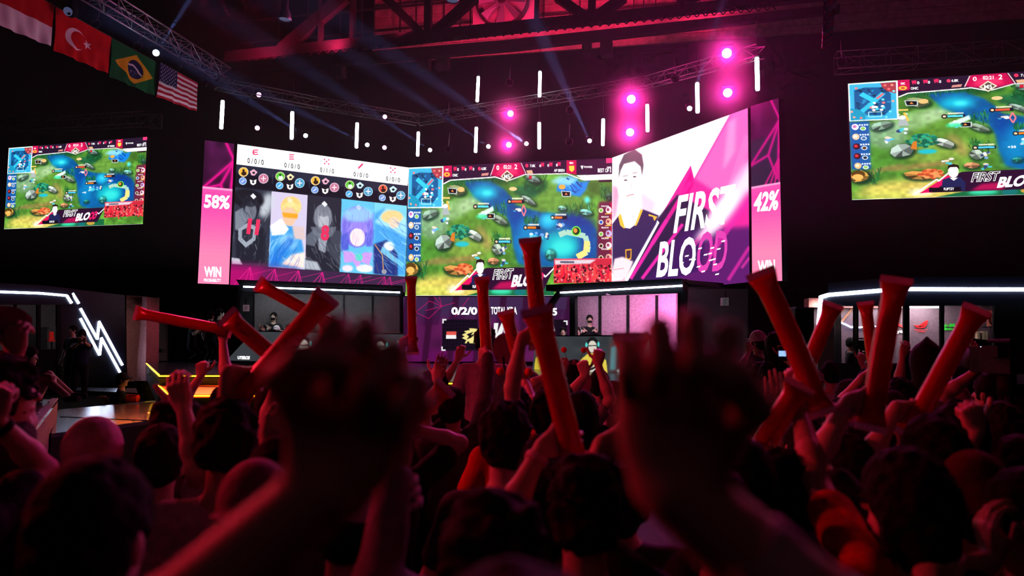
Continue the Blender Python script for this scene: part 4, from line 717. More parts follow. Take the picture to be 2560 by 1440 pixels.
# ------------------------------------------------------------------ bolt sign wall and left analyst booth
pb = Plane(W(0, 800, 19.2), W(312, 800, 21.6)); P0 = [(150, 719), (312, 738), (314, 957), (150, 978)]
M_navy = pm('navy_black_panel', (.06, .06, .1), .35, spec=.35)
lb = empty('sign_wall', pb.at(206, 970), 'dark wall with white zigzag bolt light sign at the left', 'wall panel')
ppoly(MB(), P0, pb, 0, .25).build('panel', M_navy, lb)
def strip(lst, plane, w, parent, mat=None, off=.06, nm='light_strip'):
    for a, b in lst: pline(MB(), a, b, w, plane, off, .05).build(nm, mat or M_cool, parent)
strip([((182, 733), (198, 759)), ((202, 771), (244, 847)), ((244, 849), (249, 805)), ((248, 803), (307, 913)), ((202, 796), (250, 888)), ((250, 888), (255, 845)), ((254, 844), (301, 931))], pb, .056, lb)
bo = empty('analyst_booth', pb.at(40, 950), 'left analyst booth with dark windows under a white light line', 'booth')
ppoly(MB(), [(-160, 700), (104, 713), (104, 762), (-160, 758)], pb, .05, .4).build('fascia', M_navy, bo)
ppoly(MB(), [(104, 713), (182, 722), (182, 762), (104, 762)], pb, .055, .06).build('fascia', M_navy, bo)
strip([((-160, 725), (0, 729.5)), ((0, 729.5), (100, 733)), ((100, 733), (168, 739)), ((168, 739), (180, 758))], pb, .06, bo, off=.11)
for x, w in ((-60, 8), (40, 5), (98, 8), (148, 10)): ppoly(MB(), [(x-w/2, 756), (x+w/2, 756), (x+w/2, 975), (x-w/2, 975)], pb, .04, .12).build('post', M_black, bo)
ppoly(MB(), [(-160, 880), (150, 872), (150, 985), (-160, 995)], pb, .02, .1).build('lower_panel', M_black, bo)
M_gray = pm('booth_backdrop', (.32, .3, .31), .7)
M_glass = bpy.data.materials.new('window_glass'); M_glass.use_nodes = True; nt = M_glass.node_tree; b_ = nt.nodes['Principled BSDF']; b_.inputs['Roughness'].default_value = .03; b_.inputs['Transmission Weight'].default_value = 1; b_.inputs['IOR'].default_value = 1.02; b_.inputs['Base Color'].default_value = (.85, .85, .9, 1)
for a, b in ((-56, 38), (42, 94), (102, 143)): ppoly(MB(), [(a, 757), (b, 757), (b, 876), (a, 878)], pb, .0, .01).build('window_pane', M_glass, bo)
ppoly(MB(), [(-160, 730), (152, 735), (152, 900), (-160, 905)], Plane(W(0, 800, 22.5), W(312, 800, 25)), 0, .1).build('back_wall', M_gray, bo)
area(W(60, 740, 20.8), W(60, 850, 21.5), 14, (1, .9, .85), 3, .3)
pd = Plane(W(40, 840, 20.3), W(170, 840, 21.4)); t = empty('desk', pd.at(100, 940), 'black desk inside the left analyst booth', 'desk'); ppoly(MB(), [(55, 818), (118, 820), (118, 960), (48, 960)], pd, 0, .5).build('desk_body', M_black, t); ppoly(MB(), [(50, 816), (122, 818), (122, 822), (50, 821)], pd, .05, .6).build('desk_top', M_black, t)
t = empty('chair', pd.at(132, 880), 'red backed chair in the left booth', 'chair'); M_redch = pm('red_chair', (.9, .12, .1), .6); ppoly(MB(), [(125, 829), (134, 829), (136, 849), (124, 849)], pd, -.2, .06).build('backrest', em('lit_red_chair_back', (.9, .12, .1), .6) if 0 else M_redch, t); ppoly(MB(), [(122, 850), (139, 850), (139, 854), (122, 854)], pd, -.1, .4).build('seat', M_redch, t); ppoly(MB(), [(129, 854), (131, 854), (131, 900), (129, 900)], pd, -.3, .05).build('leg', M_black, t)
area(W(130, 800, 20.3), W(130, 845, 21.2), 5, (1, .8, .75), .5, .5)
ct2 = empty('column', pb.at(340, 955), 'tall pinkish tan panel beside the bolt sign', 'panel'); pcn = Plane(W(313, 850, 22.4), W(367, 850, 21.8))
ppoly(MB(), [(314, 738), (367, 743), (364, 958), (315, 952)], pcn, 0, .4).build('face', pm('tan_panel', (.78, .5, .5), .8), ct2); ppoly(MB(), [(312, 737), (315, 737), (316, 953), (312, 953)], pcn, .01, .42).build('edge', M_black, ct2)
pu_ = Plane(W(205, 960, 18.4), W(330, 960, 18.4)); tag(MB().prism([Wz(195, 968, .62), Wz(362, 971, .62), Wz(362, 983, .62), Wz(190, 976, .62)], (0, 0, -.12)).build('booth_plinth', M_rdeck), 'low glossy plinth reflecting blue light under the bolt sign', 'plinth')
# tripod lamp dark shapes behind the column
pbk = Plane(W(367, 800, 23.5), W(560, 800, 23.5)); t = empty('backdrop_panel', pbk.at(392, 905), 'grey backdrop panel glimpsed behind the tan column', 'panel'); ppoly(MB(), [(368, 800), (416, 800), (416, 902), (368, 902)], pbk, 0, .1).build('panel', M_gray, t); ppoly(MB(), [(368, 872), (400, 872), (400, 878), (368, 878)], pbk, .1, .1).build('rail', M_black, t)
# ------------------------------------------------------------------ player booths
def booth(nm, plane, strip_px, roof, back, gaps, posts, desk, desk_cv, yellow, label, backmat, dlab, back_off):
    t = empty(nm, plane.at(desk[3][0], desk[3][1]), label, 'booth')
    ppoly(MB(), roof, plane, 0, 1.6).build('canopy', M_black, t)
    pline(MB(), strip_px[0], strip_px[1], .042, plane, .05, .04).build('light_strip', M_cool, t)
    bp = Plane(plane.p-plane.n*back_off, plane.p-plane.n*back_off+plane.d); ppoly(MB(), back, bp, 0, .08).build('back_wall', backmat, t)
    for x0, x1 in gaps: ppoly(MB(), [(x0, back[0][1]-4), (x1, back[0][1]-4), (x1, back[2][1]), (x0, back[2][1])], bp, .05, .05).build('mullion', M_black, t)
    for pts in posts: ppoly(MB(), pts, plane, -.02, .12).build('post', M_black, t)
    dp = Plane(plane.p+plane.n*.3, plane.p+plane.n*.3+plane.d); dk = empty('player_desk', dp.at((desk[2][0]+desk[3][0])/2, desk[2][1]), dlab, 'desk')
    ppoly(MB(), desk, dp, -.006, .1).build('front_panel', M_black, dk); display('front_display', desk_cv, desk, dp, M_led_dim, dk, 0.0)
    a, b = dp.at(*desk[0], .02), dp.at(*desk[1], .02); MB().prism([a, b, b-dp.n*.75, a-dp.n*.75], (0, 0, .03)).build('desk_top', M_black, dk)
    return t, dp, dk
pbl = Plane(W(600, 800, 19.4), W(1008, 800, 20.7)); pbr = Plane(W(1400, 800, 19.3), W(1707, 800, 16.9))
DL = [(634, 829), (1010, 836), (1012, 912), (566, 901)]; DR = [(1340, 841), (1620, 841), (1640, 936), (1330, 928)]
B1, dpl, dk1 = booth('player_booth', pbl, ((608, 716.5), (1000, 731)), [(590, 699), (1006, 714), (1008, 722), (600, 711)], [(600, 733), (1003, 738), (1003, 905), (600, 902)], [(600, 634), (783, 788), (859, 862), (930, 934)],
    [[(596, 712), (603, 712), (590, 903), (577, 903)], [(632, 720), (636, 720), (636, 840), (632, 840)], [(1000, 720), (1008, 720), (1009, 912), (1001, 912)], [(600, 720), (1003, 734), (1003, 741), (600, 729)]], DL, desk_canvas(220, 44, DL, False), False, 'left player booth with black canopy and thin white light line', M_gray, 'grey display desk of the dark clad players at the left', 1.5)
M_pinkb = pm('pinkish_backdrop', (.75, .55, .68), .6)
B2, dpr, dk2 = booth('player_booth', pbr, ((1400, 731.5), (1707, 714)), [(1365, 712), (1700, 696), (1716, 700), (1718, 708), (1365, 727)], [(1437, 742), (1690, 732), (1690, 905), (1437, 905)], [(1496, 1501), (1566, 1571), (1638, 1643)],
    [[(1392, 728), (1402, 728), (1326, 850), (1300, 850)], [(1424, 738), (1437, 738), (1438, 850), (1424, 850)], [(1702, 712), (1714, 712), (1708, 905), (1696, 905)], [(1395, 735), (1707, 718), (1707, 732), (1395, 742)]], DR, desk_canvas(190, 62, DR, True), True, 'right player booth with pink lit back wall and thin white light line', M_pinkb, 'display desk showing players in yellow at the right booth', 1.4)
ppoly(MB(), [(1716, 700), (1862, 712), (1862, 722), (1716, 712)], Plane(W(1716, 700, 16.85), W(1862, 715, 19.5)), 0, .3).build('canopy_side', M_black, B2)
mb = MB(); textq(mb, 'UTEROS', [(594, 890), (625, 890), (624, 899), (594, 898)], dpl, .03, .06); mb.build('lettering', M_white, dk1)
mb = MB(); textq(mb, 'CREATORS', [(940, 893), (998, 894), (998, 903), (940, 902)], dpl, .03, .05) if 0 else None
pm2 = Plane(W(1480, 930, 11), W(1540, 930, 11))
area(pbr.at(1600, 720)+(0, 0, -.1)-pbr.n*.5, pbr.at(1560, 860)-pbr.n*1.4, 70, (1, .35, .7), 2.2, .2); area(pbl.at(800, 728)-pbl.n*.6, pbl.at(800, 840)-pbl.n*1.2, 22, (.9, .95, 1), 3.6, .15)
area(pbr.at(1450, 735)-pbr.n*.3, pbr.at(1450, 850)-pbr.n*.8, 16, (.95, .95, 1), 1.6, .1)
for (x, y, w, h, pln, lab) in ((607, 762, 16, 16, pbl, 'small white speaker box on the left player booth post'), (1806, 744, 16, 20, Plane(W(1800, 750, 16.5), W(1830, 750, 16.5)), 'small white speaker box right of the right player booth')):
    t = empty('speaker_box', pln.at(x+w/2, y+h, .1), lab, 'speaker'); ppoly(MB(), [(x, y), (x+w, y), (x+w, y+h), (x, y+h)], pln, .2, .16).build('cabinet', em('plain_white_box', (.8, .82, .85), .35) if 0 else pm('white_speaker', (.9, .9, .92), .5), t); ppoly(MB(), [(x+5, y+4), (x+w-5, y+4), (x+w-5, y+h-4), (x+5, y+h-4)], pln, .205, .01).build('grille', pm('pale_grille', (.75, .75, .78), .7), t); MB().tube(pln.at(x+w/2, y+2, .12), pln.at(x+w/2, y-16, .05), .02).build('bracket', M_black, t)
spot(W(560, 640, 16), W(614, 770, 19.2), 30, (1, 1, 1), 12); spot(W(1814, 640, 13), W(1814, 755, 16.4), 30, (1, 1, 1), 10)
t = empty('loudspeaker', W(1660, 708, 16.6), 'dark mounting block on the canopy corner with tiny pink lit bracket', 'bracket'); MB().box(*[W(1712, 712, 16.4)+np.array(q) for q in ((-.05, -.05, -.12), (.05, .05, .12))]).build('clamp', M_alu, t); MB().tube(W(1712, 712, 16.4)+(0, -.04, .05), W(1712, 712, 16.4)+(.12, -.1, -.02), .02).build('arm', M_black, t); t.name = 'clamp_bracket'
# back curtain panels dim behind booths
t = tag(ppoly(MB(), [(1716, 722), (1870, 722), (1870, 905), (1716, 905)], Plane(W(1716, 800, 19.5), W(1870, 800, 19.5)), 0, .1).build('backdrop_panel', pm('dim_green_black', (.13, .15, .13), .8)), 'dim dark backdrop panel right of the right player booth', 'panel')
# ------------------------------------------------------------------ right analyst booth
pa = Plane(W(2047, 800, 16.6), W(2242, 800, 15.2)); pa2 = Plane(W(2242, 800, 15.2), W(2700, 800, 14.4))
ab = empty('analyst_booth', pa2.at(2300, 960), 'right analyst booth with lit window wall under thick white light lines', 'booth')
ppoly(MB(), [(2070, 707), (2242, 692), (2242, 764), (2084, 765), (2084, 820), (2070, 820)], pa, -.02, .3).build('fascia', M_navy, ab); ppoly(MB(), [(2242, 692), (2800, 690), (2800, 762), (2242, 764)], pa2, -.02, .3).build('fascia', M_navy, ab)
strip([((2050, 743), (2070, 737)), ((2070, 737), (2240, 723)), ((2051, 740), (2045, 813))], pa, .08, ab); strip([((2246, 722.5), (2800, 724))], pa2, .075, ab)
ppoly(MB(), [(2045, 745), (2084, 742), (2086, 960), (2045, 960)], pa, -.03, .3).build('corner_panel', M_navy, ab)
for x0, x1, P in ((2132, 2139, pa), (2195, 2201, pa), (2260, 2274, pa2), (2352, 2361, pa2), (2486, 2492, pa2)): ppoly(MB(), [(x0, 762), (x1, 762), (x1, 960), (x0, 960)], P, .0, .12).build('post', M_black, ab)
ppoly(MB(), [(2084, 908), (2242, 908), (2242, 990), (2084, 990)], pa, -.01, .1).build('lower_panel', M_black, ab); ppoly(MB(), [(2242, 909), (2800, 905), (2800, 990), (2242, 990)], pa2, -.01, .1).build('lower_panel', M_black, ab)
ppoly(MB(), [(2489, 760), (2800, 760), (2800, 910), (2489, 910)], pa2, -.01, .1).build('side_panel', M_black, ab)
for a, b, P in ((2088, 2131, pa), (2140, 2194, pa), (2202, 2240, pa), (2276, 2351, pa2), (2363, 2485, pa2)): ppoly(MB(), [(a, 765), (b, 765), (b, 908), (a, 908)], P, -.04, .01).build('window_pane', M_glass, ab)
pab = Plane(pa2.p-pa2.n*2.2, pa2.p-pa2.n*2.2+pa2.d)
ppoly(MB(), [(2020, 745), (2560, 735), (2560, 935), (2020, 935)], pab, 0, .1).build('back_wall', pm('plum_backdrop', (.3, .23, .27), .5), ab)
pt = Plane(pa2.p-pa2.n*1.7, pa2.p-pa2.n*1.7+pa2.d)
for a, b in ((2243, 2262), (2272, 2354)): pline(MB(), (a, 765), (b, 765), .09, pt, 0, .05).build('ceiling_tube', em('warm_white_tube', (1, .95, .9), 7) if a == 2243 else bpy.data.materials['warm_white_tube'], ab)
for a, b in (((2085, 828), (2132, 770)), ((2060, 822), (2120, 762))): pline(MB(), a, b, .045, pab, .05, .03).build('wood_batten', pm('oak_batten', (.7, .5, .36), .6), ab)
for a, b in (((2085, 804), (2098, 804.5)), ((2098, 804.5), (2114, 811)), ((2114, 811), (2128, 818)), ((2128, 818), (2150, 818.5)), ((2150, 818.5), (2170, 815.5)), ((2170, 815.5), (2196, 816)), ((2196, 816), (2215, 822))): pline(MB(), a, b, .035, pab, .08, .03).build('curved_light', M_cool, ab)
# sponsor marks on the back wall
RL = lambda x, y: (2180+x/4.5, 780+y/4.5)
lg = empty('sponsor_mark', pab.at(2302, 830, .03), 'red slanted eye mark on the lit booth wall', 'wall sign'); M_rl = pm('red_paint', (.95, .12, .14), .5); m = MB()
for P in ([(470, 145), (530, 150), (600, 100), (632, 92), (622, 140), (590, 178), (540, 182), (505, 176), (545, 170), (580, 160), (602, 125), (560, 150), (520, 165)], [(540, 150), (590, 112), (600, 118), (578, 150), (556, 160)], [(478, 155), (500, 158), (530, 178), (505, 176)]): ppoly(m, [RL(*q) for q in P], pab, .03, .01)
m.build('mark', M_rl, lg); m = MB(); textq(m, 'REPUBLIC OF', [RL(475, 192), RL(628, 192), RL(628, 206), RL(475, 206)], pab, .03, .02); textq(m, 'GAMERS', [RL(502, 212), RL(602, 212), RL(602, 227), RL(502, 227)], pab, .03, .02); m.build('lettering', M_rl, lg)
lg = empty('sponsor_mark', pab.at(2370, 820, .03), 'green two line wording on the lit booth wall', 'wall sign'); m = MB(); textq(m, 'Grab', [RL(750, 132), RL(860, 132), RL(860, 168), RL(750, 168)], pab, .03, .04); textq(m, 'Unlimited', [RL(755, 172), RL(950, 172), RL(950, 206), RL(755, 206)], pab, .03, .04); M_gl = pm('green_paint', (.15, .8, .2), .5); m.build('lettering', M_gl, lg)
m = MB(); ppoly(m, [RL(872, 132), RL(935, 132), RL(940, 168), RL(868, 168)], pab, .03, .01); m.build('mark', M_gl, lg)
lg = empty('sponsor_mark', pab.at(2250, 830, .03), 'white wording ending iya under a red arc on the booth wall', 'wall sign'); m = MB(); textq(m, 'liya', [RL(248, 198), RL(352, 198), RL(352, 246), RL(248, 246)], pab, .03, .03); m.build('lettering', pm('white_paint', (.95, .93, .9), .5), lg)
m = MB(); ppoly(m, [RL(262, 130), RL(300, 128), RL(350, 160), RL(352, 178), RL(310, 160)], pab, .03, .01); m.build('mark', M_rl, lg)
lg = empty('poster', pab.at(2478, 800, .04), 'salmon square poster with dark ring at the booth wall edge', 'poster'); ppoly(MB(), [(2468, 776), (2492, 776), (2492, 816), (2468, 816)], pab, .05, .03).build('sheet', pm('salmon_paper', (.95, .55, .48), .6), lg)
m = MB()
for k in range(20):
    a, b = 2*PI*k/20, 2*PI*(k+1)/20; pline(m, (2487+14*math.cos(a), 798+15*math.sin(a)), (2487+14*math.cos(b), 798+15*math.sin(b)), .03, pab, .065, .01)
m.build('ring', pm('dark_red_ring', (.35, .05, .06), .6), lg)
t = empty('desk', pa2.at(2420, 930, .3), 'dark slanting desk in front of the seated woman, right booth', 'desk'); pdk = Plane(W(2385, 900, 15.6), W(2460, 900, 14.2)); ppoly(MB(), [(2385, 906), (2456, 888), (2600, 870), (2600, 960), (2385, 960)], pdk, 0, .1).build('desk_front', M_black, t); pline(MB(), (2385, 905), (2456, 887), .05, pdk, .03, .3).build('desk_top', pm('pale_desk_edge', (.75, .68, .6), .5), t)
m = MB()
for x0 in (2443, 2456, 2463): ppoly(m, [(x0, 828), (x0+6, 828), (x0+7, 851), (x0+1, 851)], pab, .25, .15)
tag(m.build('paper_cups', pm('cream_card', (.85, .78, .62), .6)) , 'three cream boxes standing behind the seated woman', 'boxes').name = 'carton'
pmn = Plane(W(2430, 860, 15.4), W(2470, 860, 15.2)); t = empty('monitor', pmn.at(2448, 888), 'back of a black monitor with small pale mark beside the woman', 'monitor'); ppoly(MB(), [(2432, 846), (2468, 850), (2468, 888), (2436, 886)], pmn, 0, .05).build('screen_back', M_black, t); ppoly(MB(), [(2450, 866), (2454, 866), (2454, 872), (2450, 872)], pmn, .006, .005).build('mark', M_cool, t); ppoly(MB(), [(2448, 886), (2456, 886), (2456, 900), (2448, 900)], pmn, -.03, .03).build('stand', M_black, t)
area(pab.at(2190, 762, .5), pab.at(2170, 830, 0), 60, (1, .85, .85), 2.6, .2); area(pab.at(2320, 762, .7), pab.at(2320, 860, 0), 24, (1, .88, .85), 1.2, .15); spot(pab.at(2430, 770, 1.3), pab.at(2430, 890, 1.2), 12, (1, .8, .6), 60)
spot(pab.at(2165, 770, 1.9), pab.at(2130, 880, 1.5), 10, (1, .5, .25), 60)
t = tag(ppoly(MB(), [(2010, 748), (2022, 745), (2022, 768), (2010, 770)], Plane(W(2010, 750, 17.5), W(2022, 750, 17.2)), 0, 2).build('side_column', pm('tan_panel2', (.7, .45, .42), .8)), 'sliver of tan column left of the right booth', 'panel')
pcb = Plane(W(1990, 800, 15.5), W(2040, 800, 15.5)); t = empty('flight_case', pcb.at(2012, 900), 'dark navy cabinet standing left of the right booth light', 'cabinet'); ppoly(MB(), [(1988, 770), (2035, 772), (2035, 960), (1988, 960)], pcb, 0, .6).build('body', M_navy, t); ppoly(MB(), [(1990, 767), (2036, 769), (2036, 773), (1990, 771)], pcb, .01, .62).build('lid', pm('blue_grey_lid', (.4, .42, .6), .4), t)
# ------------------------------------------------------------------ lamps of the show and an added spot on the column
for p, big, aim in HALOS:
    if big == 2: spot(p+aim*.12, p+aim*5, 620, PINK, 70, .6, .12)
    elif big == 1: spot(p+aim*.1, p+aim*5, 280, PINK, 60, .6, .1)
for (x, y, d, lab, tg) in WSP:
    p = W(x, y, d); q = W(*tg); a = nrm(q-p); spot(p+a*.15, q, 60000 if x in (1474, 390, 1316) else 34000, (.22, .32, 1), 3.4, .7, .03)
for x_ in (640, 830, 1010, 1130, 1260, 1390, 1560, 1760): spot(W(x_, 112-(x_-820)*.11, 27.6), W(x_, 20-(x_-820)*.08, 29.9), 440, (1, .02, .13), 150, 1, .3)
spot(W(420, 500, 17), W(340, 850, 21.8), 140, (1, .45, .5), 22, .9, .3)  # added pinkish spot without a fixture, brightens the tan column
# ------------------------------------------------------------------ people: one continuous surface grown from tapered limbs
class Vol:
    def __init__(s, lo, hi, h):
        s.o = np.asarray(lo, float); s.h = h; s.n = np.ceil((np.asarray(hi)-s.o)/h).astype(int)+2; s.D = np.full(s.n, .2, np.float32)
    def _loc(s, lo, hi):
        a = np.clip(np.floor((lo-s.o)/s.h).astype(int), 0, s.n-1); b = np.clip(np.ceil((hi-s.o)/s.h).astype(int)+1, 1, s.n)
        if (b <= a).any(): return None
        g = [s.o[i]+s.h*np.arange(a[i], b[i], dtype=np.float32) for i in range(3)]
        return (slice(a[0], b[0]), slice(a[1], b[1]), slice(a[2], b[2])), g[0][:, None, None], g[1][None, :, None], g[2][None, None, :]
    def _mix(s, sl, d, k, sub):
        A = s.D[sl]
        if sub:
            s.D[sl] = np.maximum(A, -d); return
        if k > 0:
            m = np.maximum(k-np.abs(A-d), 0)/k; s.D[sl] = np.minimum(A, d)-m*m*k*.25
        else: s.D[sl] = np.minimum(A, d)
    def cap(s, a, b, ra, rb, k=.02, sub=False):
        a = np.asarray(a, float); b = np.asarray(b, float); m = max(ra, rb)+k+s.h*2
        q = s._loc(np.minimum(a, b)-m, np.maximum(a, b)+m)
        if q is None: return
        sl, X, Y, Z = q; d = b-a; L = max(1e-9, d@d); t = np.clip(((X-a[0])*d[0]+(Y-a[1])*d[1]+(Z-a[2])*d[2])/L, 0, 1)
        D = np.sqrt((X-a[0]-t*d[0])**2+(Y-a[1]-t*d[1])**2+(Z-a[2]-t*d[2])**2)-(ra+(rb-ra)*t); s._mix(sl, D.astype(np.float32), k, sub)
    def ell(s, c, r, fr, k=.02, sub=False):          # fr: three axes
        c = np.asarray(c, float); r = np.asarray(r, float); m = r.max()+k+s.h*2; q = s._loc(c-m, c+m)
        if q is None: return
        sl, X, Y, Z = q; X = X-c[0]; Y = Y-c[1]; Z = Z-c[2]
        p = [(X*f[0]+Y*f[1]+Z*f[2])/ri for f, ri in zip(fr, r)]; k0 = np.sqrt(p[0]**2+p[1]**2+p[2]**2)+1e-6
        k1 = np.sqrt((p[0]/r[0])**2+(p[1]/r[1])**2+(p[2]/r[2])**2)+1e-6; s._mix(sl, (k0*(k0-1)/k1).astype(np.float32), k, sub)
    def rough(s, amp, cell, seed):                   # uneven locks
        g = np.random.default_rng(seed); m = [int(n*s.h/cell)+3 for n in s.D.shape]; N_ = g.random(m).astype(np.float32)-.5; ix = [np.arange(n)*s.h/cell for n in s.D.shape]; i0 = [x.astype(int) for x in ix]; fr = [(x-i)*(x-i)*(3-2*(x-i)) for x, i in zip(ix, i0)]
        A = N_[i0[0]]*(1-fr[0])[:, None, None]+N_[i0[0]+1]*fr[0][:, None, None]; A = A[:, i0[1]]*(1-fr[1])[None, :, None]+A[:, i0[1]+1]*fr[1][None, :, None]
        A = A[:, :, i0[2]]*(1-fr[2])[None, None]+A[:, :, i0[2]+1]*fr[2][None, None]; s.D += (A*2*amp).astype(np.float32)
    def mesh(s):
        D = s.D; I = D < 0
        D = D.copy()
        for ax in range(3):
            sl = [slice(None)]*3; sl[ax] = 0; D[tuple(sl)] = .1; sl[ax] = -1; D[tuple(sl)] = .1
        I = D < 0; nx, ny, nz = D.shape; cnt = np.zeros((nx-1, ny-1, nz-1), np.int8)
        for a in (0, 1):
            for b in (0, 1):
                for c in (0, 1): cnt += I[a:nx-1+a, b:ny-1+b, c:nz-1+c]
        act = (cnt > 0) & (cnt < 8); ix = np.argwhere(act); N = len(ix)
        if N == 0: return np.zeros((0, 3)), np.zeros((0, 4), int)
        idm = np.full(act.shape, -1, np.int64); idm[act] = np.arange(N); acc = np.zeros((N, 3)); num = np.zeros(N)
        for ax in range(3):
            o1, o2 = [i for i in range(3) if i != ax]
            for u in (0, 1):
                for v in (0, 1):
                    p = ix.copy(); p[:, o1] += u; p[:, o2] += v; q = p.copy(); q[:, ax] += 1
                    dp = D[p[:, 0], p[:, 1], p[:, 2]]; dq = D[q[:, 0], q[:, 1], q[:, 2]]; c = (dp < 0) != (dq < 0)
                    t = dp/(dp-dq+1e-12); r = p.astype(float); r[:, ax] += t; acc[c] += r[c]; num[c] += 1
        V = s.o+s.h*acc/num[:, None]; F = []
        for ax in range(3):
            o1, o2 = (ax+1) % 3, (ax+2) % 3; sl = [slice(1, -1)]*3; sl[ax] = slice(0, -1); s2 = [slice(1, -1)]*3; s2[ax] = slice(1, None)
            A = I[tuple(sl)]; B = I[tuple(s2)]; e = np.argwhere(A != B)
            if not len(e): continue
            base = e.copy(); base[:, o1] += 1; base[:, o2] += 1; sa = A[e[:, 0], e[:, 1], e[:, 2]]
            def cell(d1, d2):
                q = base.copy(); q[:, o1] -= d1; q[:, o2] -= d2; return idm[q[:, 0], q[:, 1], q[:, 2]]
            Q = np.stack([cell(1, 1), cell(0, 1), cell(0, 0), cell(1, 0)], 1); Q[~sa] = Q[~sa][:, ::-1]; F.append(Q)
        F = np.concatenate(F); F = F[(F >= 0).all(1)]; return V, F
SKIN = [(.62, .42, .32), (.55, .36, .27), (.68, .48, .38), (.5, .33, .25)]
M_skin = attr_pm('skin', .5, .05, 60, .35, .0); M_cloth = {}; M_hair = pm('black_hair', (.1, .085, .085), .85, var=.5, scale=120, bump=.5, spec=.12); M_hairb = pm('brown_hair', (.2, .11, .07), .8, var=.5, scale=120, bump=.3)
def cloth(c):
    c = tuple(c)
    if c not in M_cloth: M_cloth[c] = pm('woven_cloth', c, .85, var=.18, scale=30, bump=.25, spec=.2)
    return M_cloth[c]
M_stick = pm('red_inflated_plastic', (.8, .04, .08), .26, 0, .08, 8, .03, trans=.3, spec=.7)
M_tip = pm('clear_pinkish_seam', (.95, .8, .9), .2, 0, .05, 8, 0, trans=.15, spec=.9)
M_print = pm('pale_stick_print', (.9, .25, .3), .4)
def perp(a, hint):
    h = np.asarray(hint, float); h = h-a*(h@a); n = np.linalg.norm(h)
    if n < .05: h = np.cross(a, [.3, .5, .8]); n = np.linalg.norm(h)
    return h/n
def stick(p0, p1, r, label, group='red inflated clappers waved by the crowd', bend=0, txt=False):   # p0 bottom, p1 top
    p0, p1 = np.asarray(p0, float), np.asarray(p1, float); a = nrm(p1-p0); L = np.linalg.norm(p1-p0); v = nrm(CAM-(p0+p1)/2); s = nrm(np.cross(a, v)); n = np.cross(s, a)
    rows = 26; seg = 20; V = []; F = []; ctr = []
    for j in range(rows+1):
        t = j/rows; e = min(t, 1-t)/.13; k = min(1, e)**.55; th = r*max(.05, k); w = r*(1+.38*(1-min(1, e))**1.5) if e < 1 else r
        wr = 1+.02*math.sin(t*60)*(1-min(1, e*.6)); c = p0+a*L*t+s*bend*math.sin(PI*t)*L; ctr.append((c, w))
        for i in range(seg): q = 2*PI*i/seg; V.append(c+s*w*wr*math.cos(q)+n*th*math.sin(q))
    for j in range(rows):
        for i in range(seg): F.append((j*seg+i, j*seg+(i+1) % seg, (j+1)*seg+(i+1) % seg, (j+1)*seg+i))
    F += [tuple(range(seg-1, -1, -1)), tuple(range(rows*seg, (rows+1)*seg))]
    t = empty('inflatable_clapper', p0, label, 'clapper', group); mk('tube', V, F, M_stick, t, True)
    for c, w, sg in ((ctr[0][0], ctr[0][1], -1), (ctr[-1][0], ctr[-1][1], 1)):
        MB().obox(c+a*sg*r*.3, s*w*1.02, a*r*.32, n*.002).build('end_seam', M_tip, t)
    if txt:
        Vt, Ft = text_geo(txt, .03); lo, hi = Vt.min(0), Vt.max(0); u = (Vt[:, 0]-lo[0])/(hi[0]-lo[0]); w_ = (Vt[:, 1]-lo[1])/(hi[1]-lo[1])-.5
        P = [p0+a*L*(.16+.68*x)+s*bend*math.sin(PI*(.16+.68*x))*L+s*math.sin(y*.62)*r+n*(math.cos(y*.62)*r+.002) for x, y in zip(u, w_)]
        mk('printed_lettering', P, Ft, M_print, t)
    return t
def hand(v, wrist, f, n, s, curls, k=1.0, thumb='wrap', lod=False):
    """wrist point, f finger direction, n towards which the palm faces, s from little finger to index finger"""
    kn = [(.034, .086), (.012, .091), (-.01, .088), (-.031, .08)]; ln = [(.04, .025, .021), (.044, .029, .022), (.041, .027, .021), (.032, .02, .018)]
    for (x, y) in kn: v.cap(wrist+s*x*.5*k+f*.005, wrist+s*x*k+f*y*k, .015*k, .0125*k, .012)
    v.ell(wrist+f*.045*k+n*.006, (.04*k, .05*k, .018*k), (s, f, n), .01)
    v.cap(wrist+f*.012+s*.014*k, wrist+f*.04*k+s*.034*k+n*.012*k, .014*k, .014*k, .012)
    for (x, y), l in zip(kn, ln):
        p = wrist+s*x*k+f*y*k; ang = 0; r = .0101*k
        for i in range(3):
            ang += math.radians(curls[i]); d = f*math.cos(ang)+n*math.sin(ang)+s*x*(.6 if curls[0] < 30 else .05); q = p+nrm(d)*l[i]*k; v.cap(p, q, r, r*.9, .0015); p = q; r *= .9
    p = wrist+f*.038*k+s*.034*k+n*.012*k
    D = {'wrap': [f*.5+s*.75+n*.55, f*.55-s*.15+n*.8, f*.2-s*.75+n*.35], 'out': [f*.55+s*.9+n*.2, f*.75+s*.55+n*.1, f*.85+s*.35], 'fist': [f*.55+s*.5+n*.65, f*.5-s*.35+n*.5, f*.3-s*.9+n*.1], 'along': [s*.9+f*.35+n*.3, s*.95+f*.25+n*.15, s*1+f*.1]}[thumb]
    r = .0135*k
    for d, l in zip(D, (.034, .031, .026)): q = p+nrm(d)*l*k; v.cap(p, q, r, r*.88, .004); p = q; r *= .9
FIST = (72, 92, 62); GRIP = (38, 58, 48); OPEN = (8, 12, 8); CUP = (30, 42, 30)
PEOPLE = []
